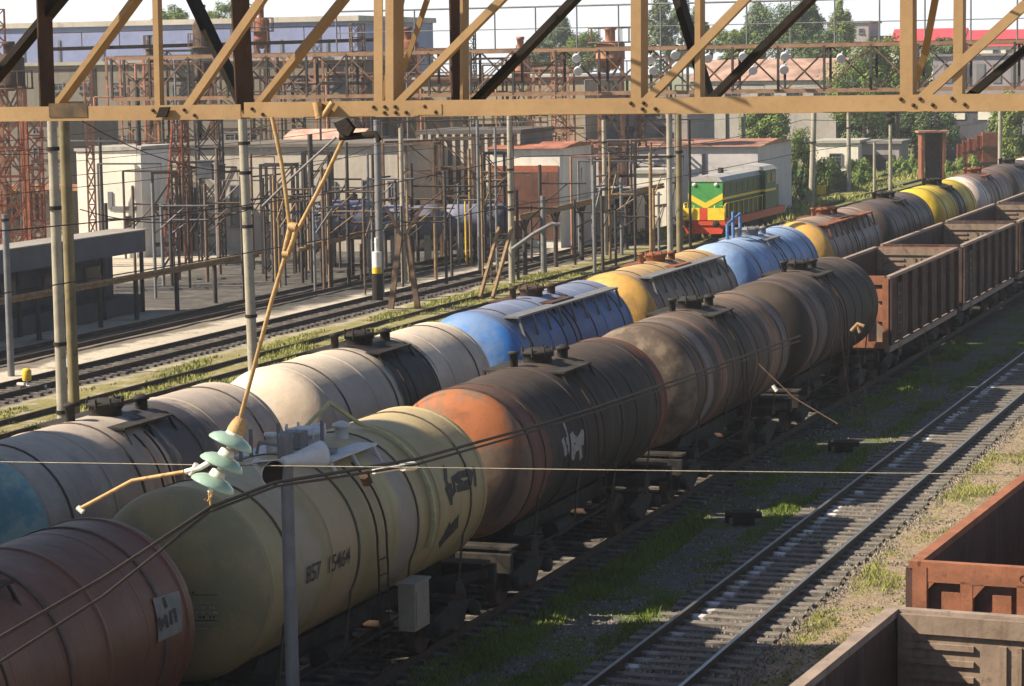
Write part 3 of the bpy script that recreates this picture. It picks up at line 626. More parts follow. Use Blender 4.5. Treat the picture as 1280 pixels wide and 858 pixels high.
pp.build('pipe_strap', M['beigepaint'], beige)
tp = MB()
for (x, y, h) in ((-.3, -1.9, .55), (.25, -1.6, .6), (-.5, -1.1, .4), (.4, -.2, .45)): q = MB(); q.tube([(x, y, 4.35), (x, y, 4.45+h)], .035, 8); q.build('vent_pipe', M['galv'], beige)
tp.box((.45, -.9, 4.42), (.5, 1.3, .06)); tp.box((.05, -.55, 4.62), (.35, .3, .28)); tp.build('top_box', M['galv'], beige)
# long deck with brackets along the tan and ochre cars
for c in [o for o in COL.objects if o.get('category') == 'tank car' and ('tan tank' in o['label'] or 'ochre ended' in o['label'] or 'bright blue' in o['label'])]:
    d = MB(); d.box((.95, 0, 4.30), (.42, 8.6, .05))
    for i in range(9): d.beam((1.12, -4.2+i*1.05, 4.28), (1.30, -4.2+i*1.05, 3.75), .06, .06)
    d.build('running_board', M['rust'] if 'blue' not in c['label'] else M['galv'], c)
bl2 = [o for o in COL.objects if o.get('category') == 'tank car' and 'second blue' in o['label']][0]
m = MB()
for (y, h) in ((-1.6, 1.0), (-.6, .9), (-2.4, .6)): m.tube([(-.2, y, 4.4), (-.2, y, 4.4+h)], .06, 8)
m.tube([(-.2, -2.4, 5.0), (-.2, -.6, 5.25)], .05, 8); m.build('vent_pipe', worn('blue_pipe', (.08, .17, .34), (.2, .2, .22), .3, 5), bl2)

# ------------------------------------------------------------------ the near gantry that crosses the picture
UT = 14.45
tr = thing('gantry_girder', 'ochre steel lattice girder spanning the whole width just in front of the viewer', 'gantry girder', (-6.5, UT, 9.9))
TW = tr.location.copy()
def seg(px0, py0, px1, py1, u, zmin=10.60, zmax=11.95):
    a, b = plane_u(px0, py0, u), plane_u(px1, py1, u)
    if a.z > b.z: a, b = b, a
    d = (b-a)/(b.z-a.z); return a+d*(zmin-a.z), a+d*(zmax-a.z)
def angle_bar(px0, py0, px1, py1, wpx, u=UT, flange=.09, side=1, name='diagonal', mat='ochre', face=True, zmin=10.60):
    a, b = seg(px0, py0, px1, py1, u, zmin); w = wpx/(222 if name == 'diagonal' else 205); m = MB(); d = (b-a).normalized(); x = d.cross(Vector((0, 1, 0)))
    if x.x < 0: x = -x
    if face: m.beam(a, b, w, .010, up=(0, 1, 0))
    if flange:
        o = x*(w/2-.006)*side+Vector((0, flange/2+.006, 0)) if face else Vector((0, flange/2, 0))
        m.beam(a+o, b+o, .011, flange, up=(0, 1, 0))
    m.build(name, M[mat], tr, world=TW)
cw = MB(); a, b = Vector((-26, UT-.012, 10.615)), Vector((20, UT-.012, 10.615))
zc0 = plane_u(640, 125.5, UT).z; zc1 = plane_u(640, 145, UT).z; hc = zc0-zc1; zc = (zc0+zc1)/2
for (xa, xb, dz) in ((-26, -7.02, -.006), (-6.995, 20, .006)):
    cw.beam((xa, UT-.012, zc+dz), (xb, UT-.012, zc+dz), .012, hc)
    cw.box(((xa+xb)/2, UT+.055, zc+dz-hc/2+.006), (xb-xa, .12, .011))
cw.build('bottom_chord', M['ochre'], tr, world=TW)
bk = MB(); bk.beam((-26, UT+.92, zc-.022), (20, UT+.92, zc-.022), .012, .09); bk.build('back_chord', M['ochre'], tr, world=TW)
tc = MB()
for u in (UT-.012, UT+.92): tc.beam((-26, u, 11.95), (20, u, 11.95), .012, .12)
tc.build('top_chord', M['ochre'], tr, world=TW)
for q in ((194, 0, 197, 130, 8, .05), (795, 0, 795, 122, 13, .14), (1133, 0, 1133, 118, 15, .12), (1198, 0, 1197, 118, 11, .10), (872, 0, 872, 120, 7, .10)):
    angle_bar(*q[:5], flange=q[5], name='post')
angle_bar(473, 0, 473, 126, 12, flange=0, name='post'); angle_bar(487, 0, 487, 126, 11, flange=.16, name='post'); angle_bar(577, 20, 577, 124, 4, flange=.10, u=UT+.45, name='post')
for q in ((46, 0, 50, 133, 8, .19), (289, 0, 295, 130, 8, .26), (562, 0, 565, 124, 8, .22)): angle_bar(*q[:5], flange=q[5], face=False, name='post', u=UT+.5, mat='darkrust')  # dark colour stands in for shade on plates turned from the sun
for q in ((325, 0, 236, 130, 11), (625, 0, 500, 126, 10), (930, 0, 811, 122, 11), (1283, 4, 1157, 118, 12)): angle_bar(*q, flange=.05, name='diagonal', u=UT-.012)
for q in ((425, 0, 321, 130, 8), (165, 0, 67, 133, 8)): angle_bar(*q, flange=.11, name='diagonal', u=UT+.9)
for q in ((70, 0, -6, 92, 9), (714, 0, 595, 123, 9), (1010, 0, 890, 121, 9), (1292, 52, 1213, 118, 9)): angle_bar(*q, flange=.12, name='diagonal', mat='tar', u=UT+.6)  # black colour stands in for shade on these inner diagonals
for q in ((236, 0, 297, 128, 8), (845, 0, 882, 121, 10)): angle_bar(*q, flange=.14, name='diagonal', mat='tar', u=UT+.9)  # shade put into the colour of the opposite diagonals as well
def bent(pts, w, u0, u1, name='brace', mat='ochre'):
    m = MB(); P = [plane_u(x, y, u0+(u1-u0)*i/(len(pts)-1)) for i, (x, y) in enumerate(pts)]
    d = (P[0]-P[1])/(P[0].z-P[1].z); P[0] = P[0]+d*(11.95-P[0].z) if P[0].z < 11.95 else P[0]
    for a, b in zip(P[:-1], P[1:]): m.beam(a, b, w/200, .012, up=(0, 1, 0))
    m.build(name, M[mat], tr, world=TW)
bent([(534, 0), (513, 62), (492, 124)], 7, UT+.1, UT+.85); bent([(503, 0), (497, 30), (478, 124)], 6, UT+.3, UT+.8)
bent([(1169, 0), (1156, 68), (1138, 119)], 8, UT+.1, UT+.85)
g = MB()
for (x, y, w, h) in ((205, 141, .10, .07),):
    p = plane_u(x, y, UT-.03); g.prism([(-.05, -.03), (.02, -.03), (.05, .035), (-.02, .035)], p, (1, 0, 0), (0, 0, 1), .02)
g.build('lug', M['tar'], tr, world=TW)
so_ = MB(); so_.box((plane_u(87, 138, UT).x, UT-.0205, plane_u(87, 138, UT).z), (.28, .004, hc*.96))
sm = NT('soot_patch'); nn_ = sm.noise(sm.co, 6); xx = sm.xyz()[0]
so_.build('soot_patch', sm.done(sm.mix(sm.ramp(nn_, .3, .7), (.05, .04, .03), (.16, .10, .05)), .8), tr, world=TW)
for x in (197, 236, 321, 473, 487, 500, 537, 795, 811, 1133, 1157, 1197):
    for dx, dz in ((-.02, .02), (.025, -.015)):
        p = plane_u(x, 135.5-(x-640)*.0145, UT-.019); m = MB(); m.lathe([(.011, 0), (.011, .008), (0, .010)], p+Vector((dx*1.6, 0, dz)), (0, -1, 0), 8); m.build('bolt', M['darkrust'], tr, world=TW)
p = plane_u(537, 137, UT-.019); m = MB(); m.box(p+Vector((.0, 0, 0)), (.16, .006, hc*.7)); m.build('splice_plate', M['ochre'], tr, world=TW)
# ------------------------------------------------------------------ hanger, insulators, wires
hg = thing('wire_hanger', 'tan forked rod hanger dropping from the ochre girder to the green insulators', 'hanger', tuple(plane_u(363, 290, UT)))
HW = hg.location.copy()
def PU(x, y, u=UT-.05): return plane_u(x, y, u)
m = MB(); m.tube([PU(340, 147), PU(345, 170), PU(352, 205), PU(357, 240), PU(362, 283)], .014, 8); m.build('rod', M['brass'], hg, world=HW)
m = MB(); m.tube([PU(431, 170), PU(405, 225), PU(372, 288)], .014, 8); m.build('rod', M['brass'], hg, world=HW)
m = MB(); 
for dx in (-3, 5): m.tube([PU(366+dx, 283), PU(362+dx, 300), PU(357+dx*.6, 318)], .018, 8)
m.tube([PU(362, 283), PU(371, 285)], .03, 8); m.tube([PU(354, 318), PU(362, 318)], .026, 8); m.build('clevis', M['brass'], hg, world=HW)
m = MB(); m.tube([PU(358, 316), PU(340, 375), PU(316, 465), PU(297, 535)], .015, 8); m.build('long_rod', M['brass'], hg, world=HW)
m = MB(); m.tube([PU(396, 128), PU(400, 148)], .03, 8); m.tube([PU(404, 146), PU(416, 128)], .02, 8); m.build('clamp', M['brass'], hg, world=HW)
m = MB(); p = PU(432, 160); m.prism([(-.06, .03), (.02, .06), (.07, .0), (.04, -.05), (-.02, -.04)], p, (1, 0, 0), (0, 0, 1), .05); m.tube([PU(425, 172), PU(470, 168), PU(474, 176)], .022, 8); m.build('lug', M['tar'], hg, world=HW)
m = MB(); m.tube([PU(328, 258), PU(365, 222), PU(420, 172)], .008, 6); m.build('stay', M['galv'], hg, world=HW)
ins = thing('insulator_string', 'string of three pale green glass disc insulators hung at the end of the tan rod', 'insulator', tuple(PU(297, 540)))
IW = ins.location.copy(); A0, A1 = PU(298, 532), PU(262, 640); ax = (A1-A0).normalized(); Lg = (A1-A0).length; ax = (ax+Vector((0, -.22, 0))).normalized()
m = MB(); m.lathe([(.0, -.06), (.035, -.05), (.05, -.01), (.058, .03), (.058, .05)], A0, ax, 16); m.build('cap', M['brass'], ins, world=IW)
for i in range(3):
    c = A0+ax*(.075+i*.145)
    m = MB(); m.lathe([(.045, -.01), (.09, .0), (.13, .022), (.148, .045), (.15, .055), (.145, .06), (.12, .05), (.115, .058), (.10, .048), (.08, .055), (.06, .046), (.03, .05)], c, ax, 40); m.build('glass_disc', M['glass'], ins, world=IW)
    m = MB(); m.lathe([(.0, -.055), (.045, -.05), (.052, -.02), (.056, .0), (.04, .012)] if i else [(0, -.05), (.05, -.04), (.062, 0), (.04, .012)], c, ax, 20); m.tube([c+ax*.03, c+ax*.10], .018, 8); m.build('ceramic_cap', M['ceramic'], ins, world=IW)
pend = A0+ax*(.075+2*.145+.07)
m = MB(); m.tube([pend, pend+Vector((.0, 0, -.05)), pend+Vector((-.03, 0, -.09)), pend+Vector((-.05, 0, -.07))], .010, 6); m.tube([pend+Vector((-.02, 0, -.03)), pend+Vector((-.01, 0, -.12)), pend+Vector((.01, 0, -.15))], .009, 6); m.build('hook', M['brass'], ins, world=IW)
def wire(label, pts, r, mat='wire', name='overhead_wire', group=None, sag=0):
    o = Vector(pts[0]); m = MB(); P = []
    for a, b in zip(pts[:-1], pts[1:]):
        a, b = Vector(a), Vector(b); q = 8 if sag else 2
        for i in range(q): P.append(a.lerp(b, i/q)-Vector((0, 0, sag*4*(i/q)*(1-i/q))))
    P.append(Vector(pts[-1])); m.tube(P, r, 5)
    ob = m.build(name, M[mat], None, world=o, loc=o); return tag(ob, label, 'wire', group)
v0 = pend.x; 
def PV(x, y, v): return plane_v(x, y, v)
wire('upper of the two black cables passing under the green insulators', [PV(-60, 830, v0), PV(0, 797, v0), PV(130, 722, v0), PV(265, 633, v0), PV(345, 603, v0), PV(420, 591, v0), PV(520, 574, v0), PV(640, 541, v0), PV(740, 511, v0), PV(860, 470, v0), PV(1000, 420, v0)], .013)
wire('lower of the two black cables passing under the green insulators', [PV(-60, 860, v0+.02), PV(0, 828, v0+.02), PV(130, 745, v0+.02), PV(262, 640, v0+.02), PV(345, 608, v0+.02), PV(420, 597, v0+.02), PV(520, 581, v0+.02), PV(640, 547, v0+.02), PV(740, 516, v0+.02), PV(860, 476, v0+.02), PV(1000, 426, v0+.02)], .010)
wire('long pale cross wire running level through the middle of the picture', [PU(-40, 577), PU(300, 582), PU(560, 585), PU(860, 589), PU(1150, 592), PU(1320, 594)], .0034, 'wirebright')
ca = thing('steady_arm', 'orange tan steady arm in front of the pinkish tank car', 'arm', tuple(PU(165, 600)))
CA = ca.location.copy(); m = MB(); m.tube([PU(100, 636), PU(165, 601), PU(230, 590)], .013, 8); m.build('tube', M['brass'], ca, world=CA)
m = MB(); m.tube([PU(232, 590), PU(250, 585), PU(262, 578)], .02, 6); m.tube([PU(238, 594), PU(246, 580)], .018, 6); m.tube([PU(97, 634), PU(104, 640)], .02, 6); m.build('clip', M['ceramic'], ca, world=CA)
c2 = thing('turnbuckle', 'small white fitting on the black cables in front of the olive tank car', 'fitting', tuple(PV(515, 584, v0)))
m = MB(); m.tube([PV(470, 590, v0)-Vector((.02, 0, 0)), PV(512, 583, v0)-Vector((.02, 0, 0))], .02, 6); m.tube([PV(511, 584, v0)-Vector((.05, 0, 0)), PV(525, 583, v0)-Vector((.05, 0, 0))], .035, 8); m.build('body', M['ceramic'], c2, world=c2.location)
m = MB(); m.tube([PV(455, 594, v0), PV(459, 603, v0)], .045, 6); m.build('clamp', M['darkrust'], c2, world=c2.location)
# arm and drop wires hanging over the shiny track
a2 = thing('steady_arm', 'weathered arm with a pale tip hanging in front of the sooty tank car', 'arm', tuple(plane_u(990, 500, 22)))
m = MB(); m.tube([plane_u(948, 455, 22), plane_u(992, 497, 22), plane_u(1047, 530, 22)], .006, 8); m.build('tube', M['postbrown'], a2, world=a2.location)
m = MB(); m.tube([plane_u(966, 482, 22), plane_u(971, 489, 22)], .018, 6); m.build('clip', M['ceramic'], a2, world=a2.location)
f2 = thing('wire_fitting', 'pale cluster of fittings over the end of the first gondola, with thin wires below', 'fitting', tuple(plane_u(1073, 410, 22)))
m = MB(); m.tube([plane_u(1064, 414, 22), plane_u(1072, 405, 22), plane_u(1080, 408, 22)], .018, 6); m.tube([plane_u(1072, 408, 22), plane_u(1075, 416, 22)], .015, 6); m.build('body', M['wood'], f2, world=f2.location)
for (a, b) in (((1052, 420), (1068, 520)), ((1068, 418), (1102, 568)), ((1150, 382), (1180, 512))):
    wire('thin dropper wire hanging over the path beside the shiny track', [plane_u(*a, 22), plane_u((a[0]+b[0])/2-3, (a[1]+b[1])/2, 22), plane_u(*b, 22)], .0022, 'wire', 'dropper_wire', 'thin dropper wires over the path')

# ------------------------------------------------------------------ loudspeaker post
lp = thing('loudspeaker_post', 'grey steel post with two horn loudspeakers standing before the olive tank car', 'loudspeaker post', (-14.3, 30.5, 0))
LX, LY = -14.3, 30.5
def LPX(x, y): return plane_v(x, y, LX) if False else deep(x, y, Vector((LX, LY, 0)).dot(FLAT))
zt = LPX(363, 545).z; m = MB(); m.tube([(0, 0, -.1), (0, 0, zt)], [.10, .085], 16); m.build('post', M['galv'], lp)
m = MB(); m.lathe([(.10, -.02), (.10, .03), (0, .06)], (0, 0, zt), (0, 0, 1), 16); m.tube([(0, .02, zt-.15), (-.45, .1, zt-.12), (-.5, .12, zt-.28)], .025, 8); m.build('bracket', M['galv'], lp)
def horn(c, axd, name):
    m = MB(); ax = Vector(axd).normalized(); m.lathe([(.0, -.62), (.07, -.60), (.085, -.48), (.10, -.38), (.15, -.18), (.19, 0), (.195, .015), (.18, .01), (.13, -.15), (.03, -.30), (0, -.30)], c, ax, 24)
    o = m.build(name, [M['hornwhite']], lp); m = MB(); m.lathe([(.172, .0), (.0, -.004)], Vector(c)-ax*.02, ax, 24); m.build('mouth', M['tar'], o); return o
c1 = LPX(349, 590); c1 = Vector((c1.x-LX, c1.y-LY, c1.z)); horn(c1+Vector((0, -.16, 0)), (.72, -.62, -.10), 'horn')
m = MB(); q = c1+Vector((-.35, -.02, .10)); m.beam(q, q+Vector((.42, -.36, .12)), .30, .015); m.build('visor', M['hornwhite'], lp)
c1 = LPX(384, 572); c1 = Vector((c1.x-LX, c1.y-LY, c1.z)); horn(c1+Vector((.1, .25, 0)), (.55, .8, .05), 'horn')

# ------------------------------------------------------------------ small things on the ground
def dwarf(px, py, label):
    p = ground(px, py); t = thing('track_box', label, 'track box', (p.x, p.y, -.03), .2, 'black boxes beside the path')
    m = MB(); m.box((0, 0, .13), (.5, .42, .26)); m.box((0, 0, .275), (.56, .48, .03)); m.build('box', M['tar'], t); m = MB(); m.tube([(-.42, 0, .2), (.42, 0, .2)], .07, 8); m.tube([(-.4, 0, .0), (-.4, 0, .3)], .05, 6); m.build('pipe', M['tar'], t)
dwarf(1055, 563, 'black cable box on the path, the farther one, level with the sooty tank car')
dwarf(930, 653, 'black cable box on the path, the nearer of the two, beside the shiny track')

# ------------------------------------------------------------------ green locomotive
def loco():
    t = thing('shunting_locomotive', 'green diesel locomotive with yellow stripes and a red and yellow bumper', 'locomotive', (TE+.15, 145.6, 0)); t.scale = (.9, .9, .855)
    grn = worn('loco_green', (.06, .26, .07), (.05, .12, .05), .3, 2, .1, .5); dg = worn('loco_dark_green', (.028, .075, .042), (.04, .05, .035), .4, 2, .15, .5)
    yl = worn('loco_yellow', (.72, .52, .04), (.35, .25, .06), .25, 4, .08, .5); rd = worn('loco_red', (.52, .06, .03), (.2, .06, .035), .3, 4, .1, .5); rf = worn('loco_roof', (.36, .35, .34), (.25, .22, .2), .35, 2, .1, .5)
    L = 17.0
    m = MB(); m.box((0, L/2, 1.25), (2.9, L-.4, .5)); m.box((0, L/2, 1.53), (3.1, L-.5, .06)); m.build('frame', rd, t)
    m = MB(); m.box((0, 5.7, 2.85), (2.35, 10.2, 2.6)); m.build('hood', dg, t)
    m = MB(); m.box((0, .575, 2.85), (2.36, .05, 2.6)); 
    m.build('hood_front', grn, t)
    r = MB(); r.prism([(-1.2, 0), (1.2, 0), (.95, .30), (.4, .42), (-.4, .42), (-.95, .30)], (0, .5, 4.15), (1, 0, 0), (0, 0, 1), -10.35); r.build('hood_roof', rf, t)
    m = MB(); m.prism([(-1.19, 0), (-1.19, -.42), (0, -1.1), (1.19, -.42), (1.19, 0), (0, -.68)], (0, .55, 3.35), (1, 0, 0), (0, 0, 1), .02); m.build('chevron', yl, t)
    m = MB(); m.box((0, 5.7, 2.95), (2.38, 10.1, .16)); m.build('stripe', yl, t)
    m = MB(); m.box((0, 12.4, 3.0), (3.0, 3.0, 2.95)); m.build('cab', dg, t)
    m = MB(); m.box((0, 12.4, 2.95), (3.03, 3.03, .16)); m.build('stripe', yl, t)
    m = MB(); m.prism([(-1.6, 0), (1.6, 0), (1.2, .28), (.4, .4), (-.4, .4), (-1.2, .28)], (0, 10.8, 4.45), (1, 0, 0), (0, 0, 1), -3.3); m.build('cab_roof', rf, t)
    for y in (11.7, 13.1):
        for s in (-1, 1): m = MB(); m.box((s*1.5, y, 3.85), (.05, .85, .75)); m.build('cab_window', M['pane'], t)
    for s in (-.85, .85): m = MB(); m.box((s, 10.88, 3.95), (.6, .05, .6)); m.build('cab_window', M['pane'], t)
    m = MB(); m.box((0, 15.2, 2.35), (2.2, 2.4, 1.6)); m.build('short_hood', dg, t)
    for i in range(6):
        for s in (-1, 1): m = MB(); m.box((s*1.185, 1.6+i*1.55, 2.25), (.03, 1.2, 1.1)); m.box((s*1.185, 1.6+i*1.55, 3.6), (.03, 1.2, .7)); m.build('grille_door', M['louver'], t)
    m = MB(); m.box((0, .16, 1.30), (2.95, .12, .34)); m.build('bumper_beam', rd, t)
    m = MB(); 
    for s in (-1, 1): m.box((s*.85, .085, 1.92), (1.15, .05, .85)); 
    m.build('bumper_panel', yl, t); m = MB(); m.box((0, .09, 1.92), (.5, .06, .85)); m.build('bumper_centre', rd, t)
    m = MB(); m.prism([(-1.4, 0), (1.4, 0), (1.2, -.55), (-1.2, -.55)], (0, .25, 1.08), (1, 0, 0), (0, 0, 1), .06); m.build('pilot', rd, t)
    for s in (-1, 1):
        m = MB(); m.lathe([(.13, 0), (.13, .06), (0, .07)], (s*.75, .54, 3.95), (0, -1, 0), 14); m.build('headlight', M['white'], t)
        m = MB(); m.lathe([(.1, 0), (.1, .35), (.24, .36), (.24, .42), (0, .44)], (s*.95, .1, 1.25), (0, -1, 0), 14); m.build('buffer', M['tar'], t)
        m = MB(); P = [(s*1.42, .3, 1.55), (s*1.42, .3, 2.6), (s*1.42, .6, 2.65), (s*1.42, 10.5, 2.65)]; m.tube(P, .035, 6)
        for i in range(8): m.tube([(s*1.42, 1.2+i*1.3, 1.55), (s*1.42, 1.2+i*1.3, 2.65)], .03, 6)
        m.build('handrail', yl, t)
        m = MB(); m.tube([(s*1.35, .22, 1.55), (s*1.35, .22, 2.5), (s*.7, .22, 2.5), (s*.7, .22, 1.55)], .03, 6); m.build('handrail', yl, t)
    m = MB(); m.box((0, 8.3, .85), (2.5, 3.4, .7)); m.build('fuel_tank', M['dark'], t)
    m = MB(); m.lathe([(.2, 0), (.2, .45), (.16, .45), (.16, 0)], (0, 4.5, 4.5), (0, 0, 1), 14); m.build('exhaust', M['dark'], t)
    for yb in (3.2, 13.6):
        b = MB()
        for s in (-1, 1): b.box((s*1.08, yb, .72), (.12, 4.0, .34)); b.box((s*1.14, yb, .55), (.08, .6, .5))
        o = b.build('bogie', M['dark'], t)
        for q in (-1.5, 0, 1.5):
            for s in (-1, 1): w = wheel_mb().build('wheel', M['darkrust'], o, loc=(s*.79, yb+q, .655))
M['louver'] = worn('loco_panel', (.075, .10, .04), (.05, .06, .03), .3, 3, .2, .6)
loco()
# ------------------------------------------------------------------ poles and masts
def post(px, yt, yb, wpx, mat, label, D=None, name='pole', cat='pole', bands=(), top=None, group=None, pxt=None, taper=.8):
    g0 = ground(px, yb); D = D or g0.dot(FLAT); b = deep(px, yb, D); h = ztop(px, yt, D); r = wpx*D/F_PX/2
    t = thing(name, label, cat, (b.x, b.y, 0), 0, group)
    dx = 0 if pxt is None else (pxt-px)*D/F_PX
    m = MB(); m.tube([(0, 0, -.3), (dx*math.cos(YAW), dx*math.sin(YAW), h)], [r, r*taper], 14); m.build('shaft', M[mat], t)
    for y in bands:
        z = ztop(px, y, D); f = z/h; m = MB(); m.tube([(dx*f*math.cos(YAW), 0, z-.05), (dx*f*math.cos(YAW), 0, z+.05)], r*1.12, 14); m.build('clamp', M['tar'], t)
    if top == 'lantern':
        m = MB(); 
        for i in range(3): m.lathe([(0, 0), (r*2.2, .1), (r*2.6, .35), (r*1.4, .55), (0, .6)], (0, 0, h-.2+i*.55), (0, 0, 1), 14)
        m.build('lantern', M['tar'], t)
    return t
t = post(79, 150, 536, 15, 'concrete', 'round pale concrete pole with dark clamps, left of its olive twin, behind the back train', bands=(186, 260, 430, 515), D=66)
D_ = 66.6
post(94, 150, 536, 14, 'concrete_olive', 'olive brown square-shouldered pole right against the pale concrete pole', D=66.6, bands=(505,), taper=1)
post(318, 140, 470, 14, 'concrete', 'slim pale concrete pole with dark clamps behind the pinkish tank car', D=77, bands=(179, 216, 260, 283, 395), pxt=312)
post(14, 268, 468, 9, 'galv', 'short grey post at the left edge beside a yellow lever box', bands=(275,), taper=.9)
post(12, 232, 330, 5, 'postdark', 'dark signal post behind the short grey post at the left edge', name='signal_post', cat='signal', bands=(232,))
q = ground(34, 486); lv = thing('switch_stand', 'small yellow switch lever box beside the short grey post', 'switch stand', (q.x, q.y, 0)); lv.scale = (.55, .55, .62)
m = MB(); m.lathe([(.26, .45), (.30, .6), (.30, 1.0), (.18, 1.12), (0, 1.15)], (0, 0, 0), (0, 0, 1), 14); m.build('lamp', M['yellow'], lv)
m = MB(); m.tube([(0, 0, -.05), (0, 0, .5)], .06, 8); m.box((-.25, -.3, .3), (.5, .2, .12)); m.tube([(0, 0, .1), (1.2, .3, .12)], .1, 8); m.build('base', M['white'], lv)
m = MB(); m.box((.3, 0, .05), (1.2, .7, .2)); m.build('motor_box', M['dark'], lv)
post(476, 150, 372, 10, 'galv', 'grey blue mast rising from a white, yellow and black banded base', taper=.85)
q = ground(476, 374); cm = thing('marker_post', 'thick marker post banded white, yellow and black in front of the grey mast', 'marker post', (q.x+.1, q.y-.6, 0))
for (a, b, r, mt) in ((-.1, 1.25, .26, 'tar'), (1.252, 1.55, .23, 'yellow'), (1.552, 2.25, .22, 'white'), (2.252, 2.9, .09, 'white')):
    m = MB(); m.tube([(0, 0, a), (0, 0, b)], r, 14); m.build('band', M[mt], cm)
post(505, 160, 352, 7, 'concrete', 'pale concrete pole standing among brown slanted struts')
for (x0, x1) in ((488, 500), (524, 508)):
    a, b = deep(x0 if x0 < 500 else x0-2, 362, 113), deep(x1, 292, 113); a2, b2 = deep(x0, 268, 113), deep((x0+x1)/2, 300, 113)
    m = MB(); a.z = -.1; m.beam(deep(x1+(4 if x0 < 500 else -4), 350, 113)*1, a2, .3, .2) if False else m.beam(a, Vector((b.x, b.y, b.z)), .25, .15); m.beam(b, deep(x0-(6 if x0 < 500 else -4), 258, 113), .25, .15)
    tag(m.build('strut', M['postbrown'], None, world=a, loc=a), 'brown slanted strut beside the pale pole, %s of the pair' % ('left' if x0 < 500 else 'right'), 'strut')
post(640, 145, 352, 8, 'concrete', 'mottled concrete pole behind the iron ladder, left of the pipe bridge', bands=(212, 240, 262))
post(622, 160, 345, 4, 'galv', 'thin grey pole just left of the mottled concrete pole')
post(757, 150, 318, 7, 'concrete', 'concrete pole rising through the middle of the pipe bridge', bands=(178, 236))
post(838, 143, 335, 8, 'concrete', 'pale left pole of the close pair beside the locomotive', D=98, bands=(196,))
post(850, 143, 335, 9, 'concrete_olive', 'browner right pole of the close pair beside the locomotive', D=98.5, bands=(190,))
post(863, 150, 305, 4, 'tar', 'thin black post in front of the nose of the locomotive', D=128)
post(910, 138, 232, 6, 'concrete', 'concrete pole behind the locomotive roof, the left one', D=190, bands=(182,))
post(930, 138, 232, 6, 'concrete', 'concrete pole behind the locomotive roof, the right one', D=190)
post(1014, 138, 258, 8, 'concrete', 'tall pale concrete pole with a yellow plate by the far tracks', bands=(178,), pxt=1018)
q = ground(1018, 252); m = MB(); m.box((.6, -.3, .9), (.7, .05, .7)); m.tube([(.6, -.25, 0), (.6, -.25, 1.1)], .05, 6); tag(m.build('yellow_plate', M['yellow'], None, loc=q), 'yellow square plate at the foot of the pale pole by the far tracks', 'sign')
post(1061, 138, 238, 6, 'concrete', 'concrete pole in front of the white hut', bands=(160,))
post(1093, 178, 250, 4, 'concrete', 'thin short concrete post right of the white hut')
post(1113, 152, 250, 5, 'concrete', 'concrete mast with a dark stacked top near the rusty frames', top='lantern', name='mast', cat='mast')
post(1250, 138, 222, 6, 'concrete', 'concrete pole at the right, before the green trees', bands=())
for i, (x, yt, yb, w, mt, lab) in enumerate((
    (130, 172, 322, 5, 'postdark', 'dark thin post crossing the white wall'), (178, 100, 318, 8, 'postdark', 'thick dark post at the corner of the white wall'),
    (392, 168, 352, 8, 'postdark', 'dark post left of the tan hanger, before the beige hall'), (437, 178, 345, 5, 'postdark', 'dark post right of the tan hanger before the beige hall'),
    (30, 60, 330, 5, 'postdark', 'dark mast among the red lattice at the left edge'), (545, 262, 348, 5, 'wood', 'brown wooden post before the garage'), (565, 270, 345, 4, 'postdark', 'dark post before the brown doors'),
    (600, 150, 340, 5, 'galv', 'grey blue post before the brown doors'), (583, 250, 330, 3, 'yellow', 'thin yellow pipe before the brown doors'), (720, 165, 300, 3, 'palerust', 'thin rusty mast left of the pipe bridge pole'),
    (668, 150, 300, 3, 'postbrown', 'thin brown mast before the white gable'), (700, 170, 300, 4, 'postbrown', 'brown mast at the corner of the lilac hall'), (742, 180, 300, 4, 'palerust', 'pale rust mast before the lilac hall'),
    (790, 175, 295, 4, 'postbrown', 'brown mast before the white shed'), (815, 178, 295, 3, 'postbrown', 'thin brown mast right of the white shed'), (680, 245, 340, 8, 'galv', 'thick grey pump column at the near end of the pipe bridge'),
    (452, 305, 352, 4, 'postdark', 'stub post right of the hanger rod'), (415, 305, 358, 4, 'postdark', 'stub post at the bend of the low pipe'))):
    post(x, yt, yb, w, mt, lab, cat='mast' if w < 6 else 'post', name='mast' if w < 6 else 'post')

# ------------------------------------------------------------------ far gantry over the yard with floodlights
U2, ZA, ZB = 98.3, 9.54, 11.32
M['gantrybrown'] = worn('gantry_brown', (.22, .135, .085), (.12, .07, .045), .4, 2, .2, .8)
g2 = thing('lighting_gantry', 'long rusty brown lattice gantry with floodlights spanning the yard far behind the ochre girder', 'lighting gantry', (-40, U2, 9.5)); G2 = g2.location.copy()
XL, XR = plane_u(140, 100, U2).x, plane_u(1330, 80, U2).x
for (u, z, nm) in ((U2, ZA, 'bottom_chord'), (U2+1.1, ZA+.01, 'bottom_chord'), (U2, ZB, 'top_chord'), (U2+1.1, ZB-.01, 'top_chord')):
    m = MB(); m.beam((XL, u, z), (XR, u, z), .10, .14); m.build(nm, M['gantrybrown'], g2, world=G2)
nb = 22
for j, u in enumerate((U2-.01, U2+1.11)):
    mm = MB()
    for i in range(nb+1):
        x = XL+(XR-XL)*i/nb; m = MB(); m.beam((x, u, ZA), (x, u, ZB), .09, .09); m.build('upright', M['postdark'], g2, world=G2)
        if i < nb:
            x2 = XL+(XR-XL)*(i+1)/nb; mm.beam((x, u+.02, ZA if (i+j) % 2 else ZB), (x2, u+.02, ZB if (i+j) % 2 else ZA), .06, .06)
    mm.build('lattice', M['postbrown'], g2, world=G2)
m = MB(); zh = plane_u(700, 8, U2).z
XH = plane_u(420, 20, U2).x
for i in range(18): x = XH+(XR-XH)*i/17; m.tube([(x, U2, ZB), (x, U2, zh)], .035, 5)
